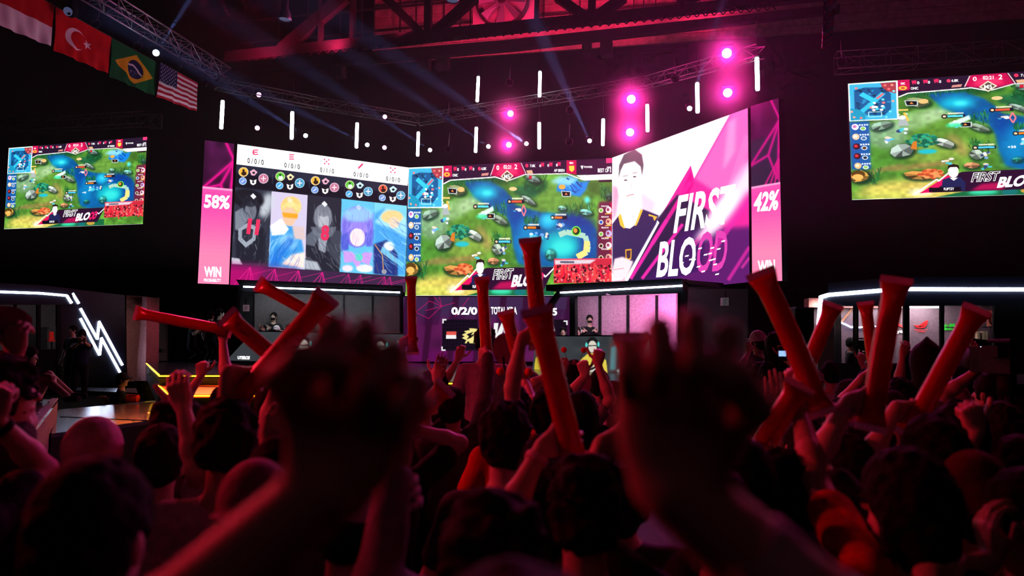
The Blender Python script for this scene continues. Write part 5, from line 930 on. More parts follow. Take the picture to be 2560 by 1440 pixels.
def person(label, hc, face=0, arms=(None, None), shirt=(.1, .1, .11), sleeve='short', hair='short', group=None, h=None, gz=0.0, sit=False, s=1.0, skin=None, pants=(.07, .07, .09), extra=None, yaw_head=0, pitch_head=0, mask=False, glasses=False, hairm=None, legs=True, name='person', shrug=0, headset=False, capc=None, sleevec=None, lean=0, kneel=False, poms=False, wrist_band=None):
    hc = np.asarray(hc, float); dep = (hc-CAM)@f0; h = h or min(.014, max(.0058, .0021*dep))
    a = math.radians(face); F = f0*math.cos(a)+r0*math.sin(a); R = np.array([F[1], -F[0], 0.0]); Z = z0
    ah = math.radians(face+yaw_head); Fh = f0*math.cos(ah)+r0*math.sin(ah); Rh = np.array([Fh[1], -Fh[0], 0.0]); pt = math.radians(pitch_head); Uh = Z*math.cos(pt)-Fh*math.sin(pt)*-1*-1; Uh = nrm(Z*math.cos(pt)-Fh*math.sin(pt)); Fh = np.cross(Uh, Rh)
    hs = s
    H = lambda x, y, z: hc+Rh*x*hs+Fh*y*hs+Uh*z*hs
    nb = hc-Z*.19*s-F*(.015+lean)*s; B = lambda x, y, z: nb+R*x*s+F*y*s+Z*z*s
    SH = [B(-.175, 0, -.075), B(.175, 0, -.075)]
    hipz = max(gz+.42*s, nb[2]-.56*s) if not sit else nb[2]-.55*s
    # arms by two-bone reach
    Lu, Lf = .29*s, .255*s; AR = []
    for i, A in enumerate(arms):
        sg = -1 if i == 0 else 1; S_ = SH[i].copy()
        if A is None: A = dict(wrist=S_+R*sg*.1*s+F*.08*s-Z*.50*s, hint=R*sg*.4-F*.5, f=-Z, n=-R*sg, curls=CUP)
        A = dict(A)
        if 'stick' in A:
            q0, q1, rr, tg = A['stick']; q0, q1 = np.asarray(q0, float), np.asarray(q1, float); ax = nrm(q1-q0); G_ = q0+(q1-q0)*tg
            fore = nrm(G_-S_+np.array([0, 0, .15])); f_ = perp(ax, A.get('f', fore*.4+R*(-sg)*.6+F*.3)); n_ = np.cross(f_, ax)*A.get('flip', 1); n_ = nrm(n_)
            A.update(wrist=G_-f_*.078*s-n_*(rr+.013), f=f_, n=n_, s=ax, curls=GRIP, thumb='wrap')
        Wr = np.asarray(A['wrist'], float); S_ = S_+(Z*.05*s if Wr[2] > S_[2]+.1 else 0); d = Wr-S_; D = np.linalg.norm(d); mx = (Lu+Lf)*.995
        if D > mx: sc_ = min(1.25, D/mx); S_ = S_+nrm(d)*min(.09, D-mx) if D > mx else S_; d = Wr-S_; D = np.linalg.norm(d); lu, lf = Lu*max(1, D/mx*1.001), Lf*max(1, D/mx*1.001)
        else: lu, lf = Lu, Lf
        u = d/D; x = (D*D+lu*lu-lf*lf)/(2*D); y = math.sqrt(max(0, lu*lu-x*x)); hn = perp(u, A.get('hint', R*sg*.8-Z*.6-F*.1)); E = S_+u*x+hn*y
        A['f'] = nrm(A.get('f', Wr-E)); nn = A.get('n', -F if Wr[2] > S_[2] else -R*sg); A['n'] = perp(A['f'], nn); 
        if 's' not in A: A['s'] = np.cross(A['n'], A['f'])*(1 if i == 0 else -1)
        AR.append((S_, E, Wr, A)); 
        if 'stick' not in A and D > mx*1.25: print('REACH', label, round(D, 2))
    # legs
    LG = []
    for sg in (-1, 1):
        hp = np.array([nb[0], nb[1], hipz])+R*sg*.09*s
        if sit: kn = hp+F*.42*s+R*sg*.04; an = kn+F*.02-Z*(kn[2]-gz-.08)
        else:
            hh = hipz-gz; kn = hp+F*max(0, .84*s-hh)*.6+R*sg*.02-Z*hh*.47; an = np.array([hp[0], hp[1], gz+.07])+R*sg*.03
        if extra and 'legs' in extra: kn, an = [np.asarray(q, float) for q in extra['legs'][0 if sg < 0 else 1]]
        LG.append((hp, kn, an))
    pts = [hc+Z*.2, hc-Z*.2, *[q for A in AR for q in (A[0], A[1], A[2], A[2]+A[3]['f']*.2, A[2]-A[3]['f']*.05+A[3]['n']*.12)], *[q for l in LG for q in l], B(-.3, 0, 0), B(.3, .2, 0), B(0, -.25, 0)]
    lo = np.min(pts, 0)-.12; hi = np.max(pts, 0)+.12; lo[2] = max(lo[2], gz-.02)
    root = empty(name, (nb[0], nb[1], gz), label, 'person', group); sk = skin or SKIN[len(PEOPLE) % 4]; PEOPLE.append(root)
    v = Vol(lo, hi, h)
    v.ell(H(0, -.008, .022), (.077*hs, .094*hs, .1*hs), (Rh, Fh, Uh), .02); v.ell(H(0, .024, -.048), (.057*hs, .062*hs, .072*hs), (Rh, Fh, Uh), .03)
    v.cap(H(0, .082, .018), H(0, .103, -.018), .009*hs, .0135*hs, .012); v.ell(H(0, .083, -.055), (.026*hs, .012*hs, .014*hs), (Rh, Fh, Uh), .008); v.ell(H(0, .07, -.098), (.022*hs, .018*hs, .016*hs), (Rh, Fh, Uh), .015)
    for sg in (-1, 1): v.ell(H(sg*.078, -.005, -.012), (.011*hs, .019*hs, .031*hs), (Rh, Fh, Uh), .006); v.ell(H(sg*.031, .094, .014), (.015*hs, .009*hs, .009*hs), (Rh, Fh, Uh), 0, True)
    v.cap(hc-Z*.05*s-F*.01*s, nb-Z*.04, .056*s, .06*s, .03); v.cap(nb-Z*.03, (SH[0]+nb)/2-Z*.035, .055*s, .05*s, .04); v.cap(nb-Z*.03, (SH[1]+nb)/2-Z*.035, .055*s, .05*s, .04)
    v.ell(B(0, .0, -.21), (.165*s, .105*s, .2*s), (R, F, Z), .05); v.ell(B(0, .01, -.4), (.135*s, .09*s, .16*s), (R, F, Z), .05); hcn = np.array([nb[0], nb[1], hipz]); v.ell(hcn+Z*.02, (.155*s, .1*s, .11*s), (R, F, Z), .06)
    for S_, E, Wr, A in AR:
        v.cap((S_+nb)/2-Z*.05, S_, .06*s, .055*s, .05); v.cap(S_, E, .05*s, .038*s, .03); v.cap(E, E+(Wr-E)*.35, .038*s, .04*s, .02); v.cap(E+(Wr-E)*.3, Wr, .04*s, .026*s, .02); hand(v, Wr, A['f'], A['n'], A['s'], A.get('curls', CUP), s*1.02, A.get('thumb', 'out'))
    if legs:
        for hp, kn, an in LG: v.cap(hp, kn, .08*s, .055*s, .05); v.cap(kn, an, .054*s, .036*s, .03); v.cap(an-Z*.03, an-Z*.035+nrm(F+.0)*.17*s if not (extra and 'foot' in extra) else an+np.asarray(extra['foot']), .035*s, .03*s, .02)
    V, Fc = v.mesh(); c = np.tile(np.array(sk), (len(V), 1))*(1+.06*(RNG.random((len(V), 1))-.5))
    q = V-hc; x, y, zz = q@Rh/hs, q@Fh/hs, q@Uh/hs
    m = (np.abs(x) < .03) & (y > .06) & (np.abs(zz+.056) < .012); c[m] = (.5, .2, .19)
    for sg in (-1, 1):
        m = (((x-sg*.031)/.016)**2+((zz-.014)/.0085)**2 < 1) & (y > .04); c[m] = (.75, .72, .7); m = (((x-sg*.031)/.0075)**2+((zz-.014)/.008)**2 < 1) & (y > .04); c[m] = (.02, .015, .015)
        m = (((x-sg*.033)/.022)**2+((zz-.036)/.005)**2 < 1) & (y > .04); c[m] = (.05, .035, .03)
    body = mk('body', V, Fc, M_skin, root, True, c)
    # shirt
    v = Vol(lo, hi, max(h, .0075)); g = .014
    v.ell(B(0, .0, -.21), (.165*s+g, .105*s+g, .2*s+g), (R, F, Z), .05); v.ell(B(0, .005, -.4), (.15*s+g, .105*s+g, .19*s), (R, F, Z), .06); v.ell(hcn+Z*.05, (.165*s+g, .112*s+g, .12*s), (R, F, Z), .06)
    for sh in SH: v.cap(nb-Z*.05, (sh+nb)/2-Z*.045, .055*s+g*.6, .052*s+g*.8, .04)
    for S_, E, Wr, A in AR:
        v.cap((S_+nb)/2-Z*.05, S_, .06*s+g, .055*s+g, .05)
        if sleeve == 'long': v.cap(S_, E, .052*s+g, .042*s+g, .03); v.cap(E, E+(Wr-E)*.9, .042*s+g, .03*s+g, .02)
        elif sleeve == 'short': v.cap(S_, S_+(E-S_)*.62, .054*s+g, .052*s+g, .02)
    v.ell(nb+Z*.035*s, (.07*s, .07*s, .06*s), (R, F, Z), 0, True)
    if sleeve == 'hood': pass
    v.rough(.005, .07, len(PEOPLE)+500); V, Fc = v.mesh(); mk('shirt', V, Fc, cloth(shirt), root, True)
    if legs:
        v = Vol(lo, np.array([hi[0], hi[1], hipz+.2]), max(h, .01)); v.ell(hcn-Z*.01, (.165*s+g, .11*s+g, .1*s+g), (R, F, Z), .05)
        for hp, kn, an in LG: v.cap(hp, kn, .084*s+g, .062*s+g, .05); v.cap(kn, kn+(an-kn)*.95, .062*s+g, .048*s+g, .03)
        V, Fc = v.mesh(); mk('trousers', V, Fc, cloth(pants), root, True)
        sh_ = MB()
        v = Vol(lo-(0, 0, .03), np.array([hi[0], hi[1], gz+.6 if not (extra and 'legs' in extra) else hi[2]]), max(h, .01))
        for hp, kn, an in LG: v.cap(an-Z*.035, an-Z*.035+F*.17*s, .045*s, .038*s, .02)
        V, Fc = v.mesh()
        if len(V): V[:, 2] = np.maximum(V[:, 2], gz) if not (extra and 'legs' in extra) else V[:, 2]; mk('shoes', V, Fc, cloth((extra or {}).get('shoe', (.12, .12, .13))), root, True)
    # hair and headwear
    v = Vol(hc-.34, hc+.26, h*.9); hm = hairm or M_hair; w = .0
    if hair in ('short', 'long', 'bob', 'bun', 'thick'):
        g2 = {'short': .013, 'long': .02, 'bob': .022, 'bun': .016, 'thick': .024}[hair]
        v.ell(H(0, -.012, .028), (.077*hs+g2, .094*hs+g2, .1*hs+g2), (Rh, Fh, Uh), .01); v.ell(H(0, -.045, -.03), (.07*hs+g2*.6, .06*hs+g2*.6, .07*hs), (Rh, Fh, Uh), .03)
        if hair == 'thick':
            for k in range(9): b_ = random.Random(len(PEOPLE)*31+k); v.ell(H(b_.uniform(-.07, .07), b_.uniform(-.08, .06), b_.uniform(.05, .11)), (.03, .035, .025), (Rh, Fh, Uh), .015)
        if hair == 'long':
            v.cap(H(0, -.05, 0), H(0, -.07, -.26), .085*hs, .07*hs, .03)
            for sg in (-1, 1): v.cap(H(sg*.07, -.02, 0), H(sg*.085, -.03, -.24), .03*hs, .028*hs, .02)
        if hair == 'bob':
            v.cap(H(0, -.04, 0), H(0, -.045, -.1), .09*hs, .08*hs, .03)
            for sg in (-1, 1): v.cap(H(sg*.075, -.005, 0), H(sg*.08, 0, -.1), .026*hs, .024*hs, .02)
        if hair == 'bun': v.ell(H(0, -.13, .05), (.045, .045, .045), (Rh, Fh, Uh), .015)
        v.ell(H(0, .085, -.03), (.066*hs, .075*hs, .085*hs), (Rh, Fh, Uh), 0, True); v.ell(H(0, .02, -.16), (.09, .1, .07), (Rh, Fh, Uh), 0, True) if hair in ('short', 'thick', 'bun') else None
        if hair in ('short', 'thick'):
            for sg in (-1, 1): v.ell(H(sg*.088, .0, -.02), (.022, .026, .036), (Rh, Fh, Uh), 0, True)
        v.rough({'short': .006, 'thick': .016, 'bob': .008, 'long': .008, 'bun': .006}[hair], {'thick': .03}.get(hair, .022), len(PEOPLE)); V, Fc = v.mesh(); mk('hair', V, Fc, hm, root, True)
    elif hair in ('cap', 'capback', 'beanie', 'hood', 'helm'):
        cm = cloth(capc or (.8, .75, .76))
        if hair in ('cap', 'capback'):
            v.ell(H(0, -.01, .032), (.077*hs+.014, .094*hs+.014, .1*hs+.012), (Rh, Fh, Uh), .01); v.ell(H(0, 0, -.09), (.14, .16, .1), (Rh, Fh, Uh), 0, True)
            sg = 1 if hair == 'cap' else -1; v.ell(H(0, sg*.125, .03), (.065, .065, .008), (Rh, Fh, Uh), .012)
        elif hair == 'beanie': v.ell(H(0, -.012, .034), (.077*hs+.018, .094*hs+.018, .1*hs+.022), (Rh, Fh, Uh), .01); v.ell(H(0, .02, -.12), (.14, .16, .11), (Rh, Fh, Uh), 0, True)
        elif hair == 'hood': v.ell(H(0, -.02, .02), (.12, .13, .145), (Rh, Fh, Uh), .02); v.cap(H(0, -.05, -.05), nb-Z*.02, .1, .12, .05); v.ell(H(0, .11, -.02), (.075, .1, .1), (Rh, Fh, Uh), 0, True); v.cap(H(0, -.06, .1), H(0, -.02, .2), .06, .008, .04)
        V, Fc = v.mesh(); mk({'cap': 'cap', 'capback': 'cap', 'beanie': 'beanie', 'hood': 'hood'}[hair], V, Fc, cm, root, True)
        if hair != 'hood':
            v = Vol(hc-.3, hc+.2, h); v.ell(H(0, -.014, .0), (.077*hs+.009, .094*hs+.009, .09), (Rh, Fh, Uh), .01); v.ell(H(0, -.05, -.05), (.068*hs, .055, .06), (Rh, Fh, Uh), .02); v.ell(H(0, .085, -.03), (.07, .085, .1), (Rh, Fh, Uh), 0, True); v.ell(H(0, .0, .14), (.2, .2, .1), (Rh, Fh, Uh), 0, True)
            V, Fc = v.mesh()
            if len(V): mk('hair', V, Fc, hm, root, True)
    if mask:
        v = Vol(hc-.2, hc+.2, h); v.ell(H(0, .032, -.055), (.064, .068, .055), (Rh, Fh, Uh), .01); v.ell(H(0, -.04, -.05), (.12, .07, .12), (Rh, Fh, Uh), 0, True); V, Fc = v.mesh(); mk('face_mask', V, Fc, cloth((.1, .1, .12) if mask is True else mask), root, True)
    if glasses:
        m = MB()
        for sg in (-1, 1):
            for k in range(12):
                p, q = 2*PI*k/12, 2*PI*(k+1)/12; m.tube(H(sg*.033+.025*math.cos(p), .105, .012+.02*math.sin(p)), H(sg*.033+.025*math.cos(q), .105, .012+.02*math.sin(q)), .002, 4)
            m.tube(H(sg*.06, .1, .014), H(sg*.082, 0, .01), .002, 4)
        m.tube(H(-.008, .107, .014), H(.008, .107, .014), .002, 4); m.build('glasses', M_black, root)
    if headset:
        m = MB()
        for k in range(12): p, q = PI*k/12, PI*(k+1)/12; m.tube(H(.1*math.cos(p), -.01, .0+.135*math.sin(p)), H(.1*math.cos(q), -.01, .135*math.sin(q)), .009, 6)
        for sg in (-1, 1): m.lathe([(0, .0), (.04, .0), (.042, .03), (0, .035)], H(sg*.08, -.005, -.012), Rh*sg, 12)
        m.build('headset', cloth((.75, .8, .8)), root)
    if poms:
        m = MB(); m2 = MB()
        for sg in (-1, 1):
            b_ = H(sg*.045, 0, .125); e_ = b_+Uh*.1+Rh*sg*.035; m.tube(b_, e_, .0025, 5); m2.ball(e_, .024, 14, 10)
        for k in range(12): p, q = PI*k/12, PI*(k+1)/12; m.tube(H(.093*math.cos(p), 0, .0+.13*math.sin(p)), H(.093*math.cos(q), 0, .13*math.sin(q)), .005, 5)
        hb = m.build('headband', cloth((.5, .05, .06)), root); bl = m2.build('pompom', cloth((1, .12, .03)), hb, True)
    if wrist_band:
        for S_, E, Wr, A in AR[:1] if wrist_band[1] == 0 else AR[1:]:
            d = nrm(E-Wr); c_ = Wr+d*.025; MB().lathe([(.032, 0), (.036, .002), (.036, .022), (.032, .024)], c_, d, 16).build('wristband', cloth(wrist_band[0]), root, True)
    return dict(root=root, B=B, H=H, AR=AR, F=F, R=R, nb=nb)
CG = 'spectators in the standing crowd'
def SK(x0, y0, x1, y1, d, label, w=None, d1=None, t=.14, r=None, txt=None, bend=0):   # bottom pixel, top pixel
    a, b = W(x0, y0, d), W(x1, y1, d1 or d); rr = r or .037
    stick(a, b, rr, label, bend=bend, txt=txt); return (a, b, rr, t)
BK = (.1, .1, .12); DG = (.2, .2, .23); WH = (.78, .74, .78); GY = (.36, .35, .4); RD = (.75, .06, .06); NV = (.1, .12, .24); PK = (.85, .5, .6); YL = (.92, .75, .12)
P = person
# ---- the pair of raised fists right in front of the camera
fa, fb = W(812, 1225, .58), W(1690, 1225, .58)
FGP = P('person close to the camera raising both fists, white band on right wrist', W(1300, 1440, .66)-(0, 0, .14), 0,
  (dict(wrist=fa, f=z0*.9+r0*.42+f0*.05, n=-f0-r0*.15, curls=(64, 92, 66), thumb='fist', hint=-r0*1.2-z0*.4), dict(wrist=fb, f=z0+r0*.02+f0*.08, n=-f0-r0*.25, curls=(62, 90, 66), thumb='fist', hint=r0*1.2-z0*.4)), BK, h=.004, s=1.1)
A_ = FGP['AR'][1]; d_ = nrm(A_[1]-A_[2]); v_ = nrm(CAM-A_[2]); c_ = A_[2]+d_*.085; s_ = nrm(np.cross(d_, v_)); v_ = np.cross(s_, d_)
MB().lathe([(.034, -.012), (.0375, -.01), (.0385, .01), (.035, .012)], c_, d_, 20).build('wristband', cloth(WH), FGP['root'], True)
m_ = MB()
for k in range(5):
    a0, a1 = -.9+k*.36, -.9+(k+1)*.36; P_ = lambda a, h: c_+s_*math.sin(a)*.0405+v_*math.cos(a)*.0405+d_*h
    m_.prism([P_(a0, -.02), P_(a1, -.02), P_(a1, .022), P_(a0, .022)], -v_*.0015)
m_.build('pass_label', cloth((.9, .88, .9)), FGP['root'])
# ---- near rows
P('person with short dark hair at the bottom centre, head just above the frame edge', W(1235, 1432, 1.4), 4, (None, None), BK, hair='thick', group=CG)
P('person with cropped dark hair and pink lit ear, nearest the bottom left corner', W(235, 1345, 1.28), 6, (None, None), DG, hair='short', group=CG)
P('person seen in profile at the left edge, one fist raised with a round fan', W(12, 985, 2.7), 50, (None, dict(wrist=W(36, 890, 2.8), f=z0, n=f0, curls=GRIP, hint=r0*.2-z0)), BK, hair='thick', group=CG)
P('person cut off by the left edge, bare arm raised with a dark watch', W(-150, 1130, 2.3), 10, (None, dict(wrist=W(-14, 1048, 2.35), f=z0+r0*.1, n=f0, curls=FIST, hint=-z0+r0*.2)), BK, group=CG, wrist_band=((.1, .1, .1), 1))
P('person in a pale knitted cap standing below the catwalk', W(236, 1146, 2.75), 10, (None, None), DG, hair='beanie', capc=(.82, .68, .7), group=CG)
P('person with dark hair left of the pair below the orange step', W(448, 1072, 3.3), 15, (None, None), BK, hair='thick', group=CG)
P('person in white collar with bushy black hair below the orange step', W(565, 1102, 2.6), -12, (None, None), WH, hair='thick', group=CG)
P('person in grey sweater lifting an open hand near the dark left forearm', W(700, 1200, 2.3), 0, (dict(wrist=W(672, 1110, 2.35), f=z0+r0*.3, n=f0, curls=CUP, hint=-z0-r0*.1), None), DG, group=CG)
P('person in varsity jacket with striped cuff, fist up below the left big fist', W(880, 1290, 1.95), 5, (None, dict(wrist=W(990, 1180, 1.8), f=z0-r0*.05, n=f0-r0*.3, curls=FIST, thumb='fist', hint=-z0+r0*.05)), (.5, .46, .52), sleeve='long', hair='cap', capc=WH, group=CG)
cf = MB(); ca, cb = W(992, 1186, 1.8), W(1002, 1270, 1.81); dd = nrm(cb-ca)
for k, w in ((.0, .05), (.026, .052), (.052, .055)): cf.lathe([(w-.004, 0), (w, .003), (w, .014), (w-.004, .017)], ca+dd*(.01+k), dd, 18)
jac = PEOPLE[-1]; cf.build('cuff_stripe', cloth((.75, .75, .78)), jac, True)
P('person in dark shirt with broad shoulders in the centre, head black against the crowd', W(1262, 1100, 2.9), 0, (None, None), (.14, .14, .17), hair='thick', group=CG)
s5 = SK(1440, 1165, 1345, 785, 2.35, 'bright red clapper crossing the photo centre, pink tip below the tall one', t=.16)
P('person with pale watch gripping the centre clapper', W(1462, 1275, 2.0), -4, (dict(stick=s5, hint=-r0*.9-z0), None), BK, hair='thick', group=CG, wrist_band=((.85, .7, .75), 0))
s17 = SK(1582, 1150, 1575, 850, 2.2, 'upright dark red clapper half hidden by the right big fist', t=.12)
s17b = SK(1705, 1290, 1590, 1100, 2.5, 'red clapper slanting down right below the right big fist', t=.1)
TRP = P('person in black shirt with pale T R print, holding two clappers', W(1800, 1300, 2.1), 0, (dict(stick=s17, hint=-r0*.5-z0), dict(stick=s17b, hint=r0*.4-z0)), BK, hair='short', group=CG, wrist_band=((.7, .3, .4), 0))
# ---- right side near rows
s11 = SK(2050, 1025, 1905, 690, 2.6, 'long red clapper leaning left, crossing another at the win bar bottom', t=.1, bend=.015)
P('person in red shirt and glasses holding up a clapper, lower right', W(2262, 1262, 1.95), -35, (dict(stick=s11, hint=-r0*.6-z0*1.3), None), (.85, .08, .05), hair='bob', glasses=True, group=CG)
s15 = SK(2178, 1062, 2240, 708, 2.6, 'upright red clapper under the right booth light line', t=.12, bend=-.01)
P('person with big round black hair right of the red shirted one', W(2335, 1150, 2.35), 8, (dict(stick=s15, hint=-r0*.7-z0), None), DG, hair='bob', group=CG, wrist_band=((.9, .6, .8), 0))
s16 = SK(2272, 1080, 2438, 780, 2.9, 'red clapper leaning right with bright pink tip before the lit booth', t=.1)
P('person with curly dark hair holding the right leaning clapper', W(2392, 1100, 3.0), 0, (dict(stick=s16, hint=-r0*.6-z0), None), BK, hair='thick', group=CG)
P('person with maroon cap in the lower right, behind the bob haired one', W(2432, 1258, 2.2), 5, (None, None), BK, hair='beanie', capc=(.35, .12, .16), group=CG)
P('person in profile at the lower right edge with a hand near the chin', W(2560, 1300, 2.0), -60, (dict(wrist=W(2482, 1400, 1.95), f=z0-r0*.2, n=r0, curls=CUP), None), BK, hair='short', group=CG)
s12 = SK(1990, 985, 2080, 768, 3.7, 'red clapper leaning right that crosses the long left leaning one', t=.1)
P('person holding the crossing clapper, black hair beside a pale fan', W(1950, 1010, 3.9), 0, (None, dict(stick=s12, hint=r0*.6-z0)), BK, hair='short', group=CG)
s13 = SK(1876, 1165, 1994, 972, 2.5, 'bright red clapper at lower right of the right big fist', t=.12)
P('person low behind the right forearm holding the bright slanted clapper', W(1862, 1215, 2.3), 0, (None, dict(stick=s13, hint=r0*.2-z0)), BK, group=CG)
s14 = SK(2192, 975, 2164, 762, 4.9, 'dark red clapper left of the upright one before the booth window', t=.14)
P('person holding the darker clapper under the booth window', W(2232, 1030, 4.8), 0, (dict(stick=s14, hint=-r0*.6-z0), None), BK, group=CG)
# ---- left and centre clappers
s7 = SK(572, 826, 343, 783, 5.2, 'red clapper pointing left over the stage edge, almost level', t=.07)
P('person in dark red lit sleeve holding the level clapper at the left', W(672, 1015, 5.0), 0, (dict(stick=s7, hint=-r0*.3-z0, f=z0), None), BK, group=CG)
s8 = SK(735, 935, 572, 796, 3.2, 'dark red clapper leaning left in front of the grey player desk', t=.1, txt='M5 WORLD')
P('person with black hair holding the dark clapper by the grey desk', W(748, 1055, 3.6), 0, (dict(stick=s8, hint=-r0*.3-z0), None), BK, hair='thick', group=CG)
s9 = SK(845, 820, 650, 712, 4.6, 'blurred red clapper leaning left over the left booth canopy', t=.1)
P('person behind the left big fist holding the topmost left clapper', W(905, 1020, 4.6), 0, (dict(stick=s9, hint=-r0*.3-z0), None), BK, group=CG)
s10 = SK(590, 1005, 812, 748, 2.7, 'brightest red clapper leaning right with glossy pink tip, left of the left big fist', t=.14)
P('person hidden behind the left forearm holding the brightest clapper', W(742, 1145, 2.85), -5, (dict(stick=s10, hint=-r0*.8-z0), None), BK, group=CG)
s1 = SK(1032, 880, 1028, 697, 6.2, 'upright dark red clapper at the seam of left and middle screens', t=.15, txt='M5 WORLD')
P('person with orange hair tie holding the clapper at the screen seam', W(1088, 965, 6.2), 0, (dict(stick=s1, hint=-r0*.5-z0), None), BK, hair='thick', group=CG)
s6 = SK(1020, 1062, 1108, 974, 3.8, 'short looking orange red clapper just right of the left big fist', t=.1, r=.045)
P('person bending behind the left fist with the orange red clapper', W(960, 1090, 3.7), 0, (None, dict(stick=s6, hint=r0*.3-z0)), BK, group=CG)
s2 = SK(1219, 915, 1205, 700, 5.4, 'upright dark red clapper in front of the yellow crest', t=.14, txt='M5 WORLD', r=.042)
P('person in grey sweater, arm straight up with the clapper before the yellow crest', W(1130, 1020, 4.9), 5, (None, dict(stick=s2, hint=r0*.2-z0)), (.3, .29, .33), sleeve='long', hair='short', group=CG)
s3 = SK(1318, 985, 1266, 785, 4.9, 'red clapper leaning left in front of the VS letters', t=.12, txt='M5 WORLD', r=.042)
P('person wearing a pompom headband, orange ball showing, below the VS letters', W(1285, 1030, 4.2), 0, (None, dict(stick=s3, hint=r0*.4-z0)), RD, hair='bob', poms=True, group=CG)
s4 = SK(1352, 860, 1326, 606, 3.7, 'tallest dark red clapper reaching up over the middle game screen', t=.08, txt='M5 WORLD', r=.042)
P('person under the tallest clapper, arm stretched straight up', W(1368, 1040, 3.8), 0, (dict(stick=s4, hint=-r0*.3-z0), None), BK, hair='short', group=CG)
P('tall person in white shirt whose black head hides the yellow crest', W(1212, 855, 6.8), 0, (None, None), WH, hair='thick', gz=.35, group=CG)
P('person wearing red balls on a headband in front of the yellow players desk', W(1434, 945, 6.0), 0, (dict(wrist=W(1408, 935, 5.9), f=z0, n=f0, curls=GRIP), None), BK, hair='bob', poms=True, group=CG)
P('person with round black hair below the white wording right of the desk', W(1498, 962, 6.5), 0, (None, None), BK, hair='short', group=CG)
P('person in pale cap at right of the right fist, filming', W(1893, 854, 9.2), -40, (dict(wrist=W(1872, 880, 9.0), f=z0, n=f0, curls=CUP), None), DG, hair='cap', capc=WH, gz=.4, group='camera crew at the right')
P('person with long black hair and lit phone right of the pale capped one', W(1936, 862, 8.4), 20, (None, dict(wrist=W(1955, 893, 8.2), f=z0, n=f0, curls=GRIP)), BK, hair='long', gz=.35, group='camera crew at the right')
P('person with pointed black hood before the lit booth window', W(2316, 908, 5.6), 15, (None, None), BK, hair='hood', capc=(.06, .06, .07), group=CG)
P('person wearing a pink cap in the crowd below the dark clapper', W(2142, 1068, 3.9), -10, (None, None), PK, hair='cap', capc=(.95, .45, .55), group=CG)
P('person operating the tripod camera at the right', W(2476, 985, 4.6), -25, (dict(wrist=W(2440, 930, 4.5), f=z0+r0*.3, n=f0, curls=GRIP, hint=-z0-r0*.5), None), BK, hair='short', group='camera crew at the right')
# ---- fans and held cards
def fan(x, y, rx, ry, d, label, hx, hy):
    c = W(x, y, d); sx, sy = rx/1850*d, ry/1850*d; v = nrm(CAM-c); s_ = nrm(np.cross(z0, v)); u_ = np.cross(v, s_); t = empty('hand_fan', W(hx, hy, d), label, 'hand fan', 'paper hand fans')
    PP = [c+s_*sx*math.cos(2*PI*k/28)+u_*sy*math.sin(2*PI*k/28) for k in range(28)]; MB().prism(PP, -v*.006).build('blade', pm('mauve_card', (.55, .38, .48), .7) if 'mauve_card' not in bpy.data.materials else bpy.data.materials['mauve_card'], t)
    MB().tube(c-u_*sy*.5, W(hx, hy, d), .008, 8).build('handle', M_black, t)
fan(8, 806, 62, 42, 2.82, 'round mauve hand fan over the fist at the left edge', 36, 872)
fan(1432, 955, 46, 50, 5.9, 'round mauve hand fan below the yellow players desk', 1404, 930)
fan(1258, 872, 26, 38, 6.4, 'mauve hand fan right of the yellow crest', 1262, 930)
fan(1908, 968, 20, 20, 3.8, 'small mauve hand fan beside the black haired crossing clapper holder', 1898, 1000)
t = empty('phone', W(1958, 887, 8.15), 'lit phone held up near the pale capped person', 'phone'); MB().obox(W(1956, 884, 8.12), r0*.045, z0*.08, f0*.004).build('case', M_black, t); MB().obox(W(1956, 884, 8.11), r0*.04, z0*.03, f0*.002).build('display', em('phone_glow', (.6, .75, 1), 1.2), t)
t = empty('paper_card', W(316, 1185, 2.6), 'pale card standing beside the pale knitted cap', 'card'); MB().obox(W(316, 1196, 2.6), r0*.011, z0*.035, f0*.003).build('sheet', cloth((.8, .6, .75)), t)
# letters on the black shirt
bk_ = TRP['nb']-TRP['F']*.125; pt_ = Plane(bk_, bk_+TRP['R'])
for s_, x0, x1 in (('T', 1698, 1718), ('R', 1730, 1755)): textq(MB(), s_, [(x0, 1374), (x1, 1374), (x1, 1424), (x0, 1424)], pt_, .012, .03).build('printed_letter', cloth((.6, .58, .6)), TRP['root'])
# ---- tripod camera at the right
pt = W(2515, 900, 4.3); t = empty('video_camera', pt-(0, 0, .1), 'large dark video camera on a tripod at the right edge', 'camera')
m = MB().obox(pt, r0*.1, f0*.18, z0*.075); m.build('body', M_black, t); MB().tube(pt+f0*.17, pt+f0*.34, .06, 16, .07).build('lens', M_black, t, True); MB().tube(pt-f0*.05+z0*.11, pt+f0*.15+z0*.11, .012, 8).build('handle', M_black, t); MB().obox(pt-f0*.1-r0*.13+z0*.05, r0*.03, f0*.07, z0*.03).build('viewfinder', M_black, t)
t = empty('tripod', (pt[0], pt[1], 0), 'dark tripod with red lit markings carrying the big video camera', 'tripod'); hd = pt-(0, 0, .14); MB().tube(hd-(0, 0, .06), hd+(0, 0, .06), .05, 12).build('head', M_black, t, True)
for k in range(3):
    a = 2*PI*k/3+.4; ft = np.array([pt[0]+.5*math.cos(a), pt[1]+.5*math.sin(a), .02]); g = MB(); g.tube(hd, hd+(ft-hd)*.55, .022, 8, .02); g.tube(hd+(ft-hd)*.5, ft, .014, 8); g.build('leg', M_black, t)
    MB().tube(hd+(ft-hd)*.18, hd+(ft-hd)*.2, .024, 8).build('red_band', cloth(RD), t)
m = MB().path([hd-(.02, 0, .1), hd+(-.05, -.1, -.3), hd+(.0, -.15, -.5), hd+(.08, -.1, -.3), hd+(.06, 0, -.05)], .008, 6); tag(m.build('camera_cable', M_black), 'black cable looping under the tripod camera', 'cable')
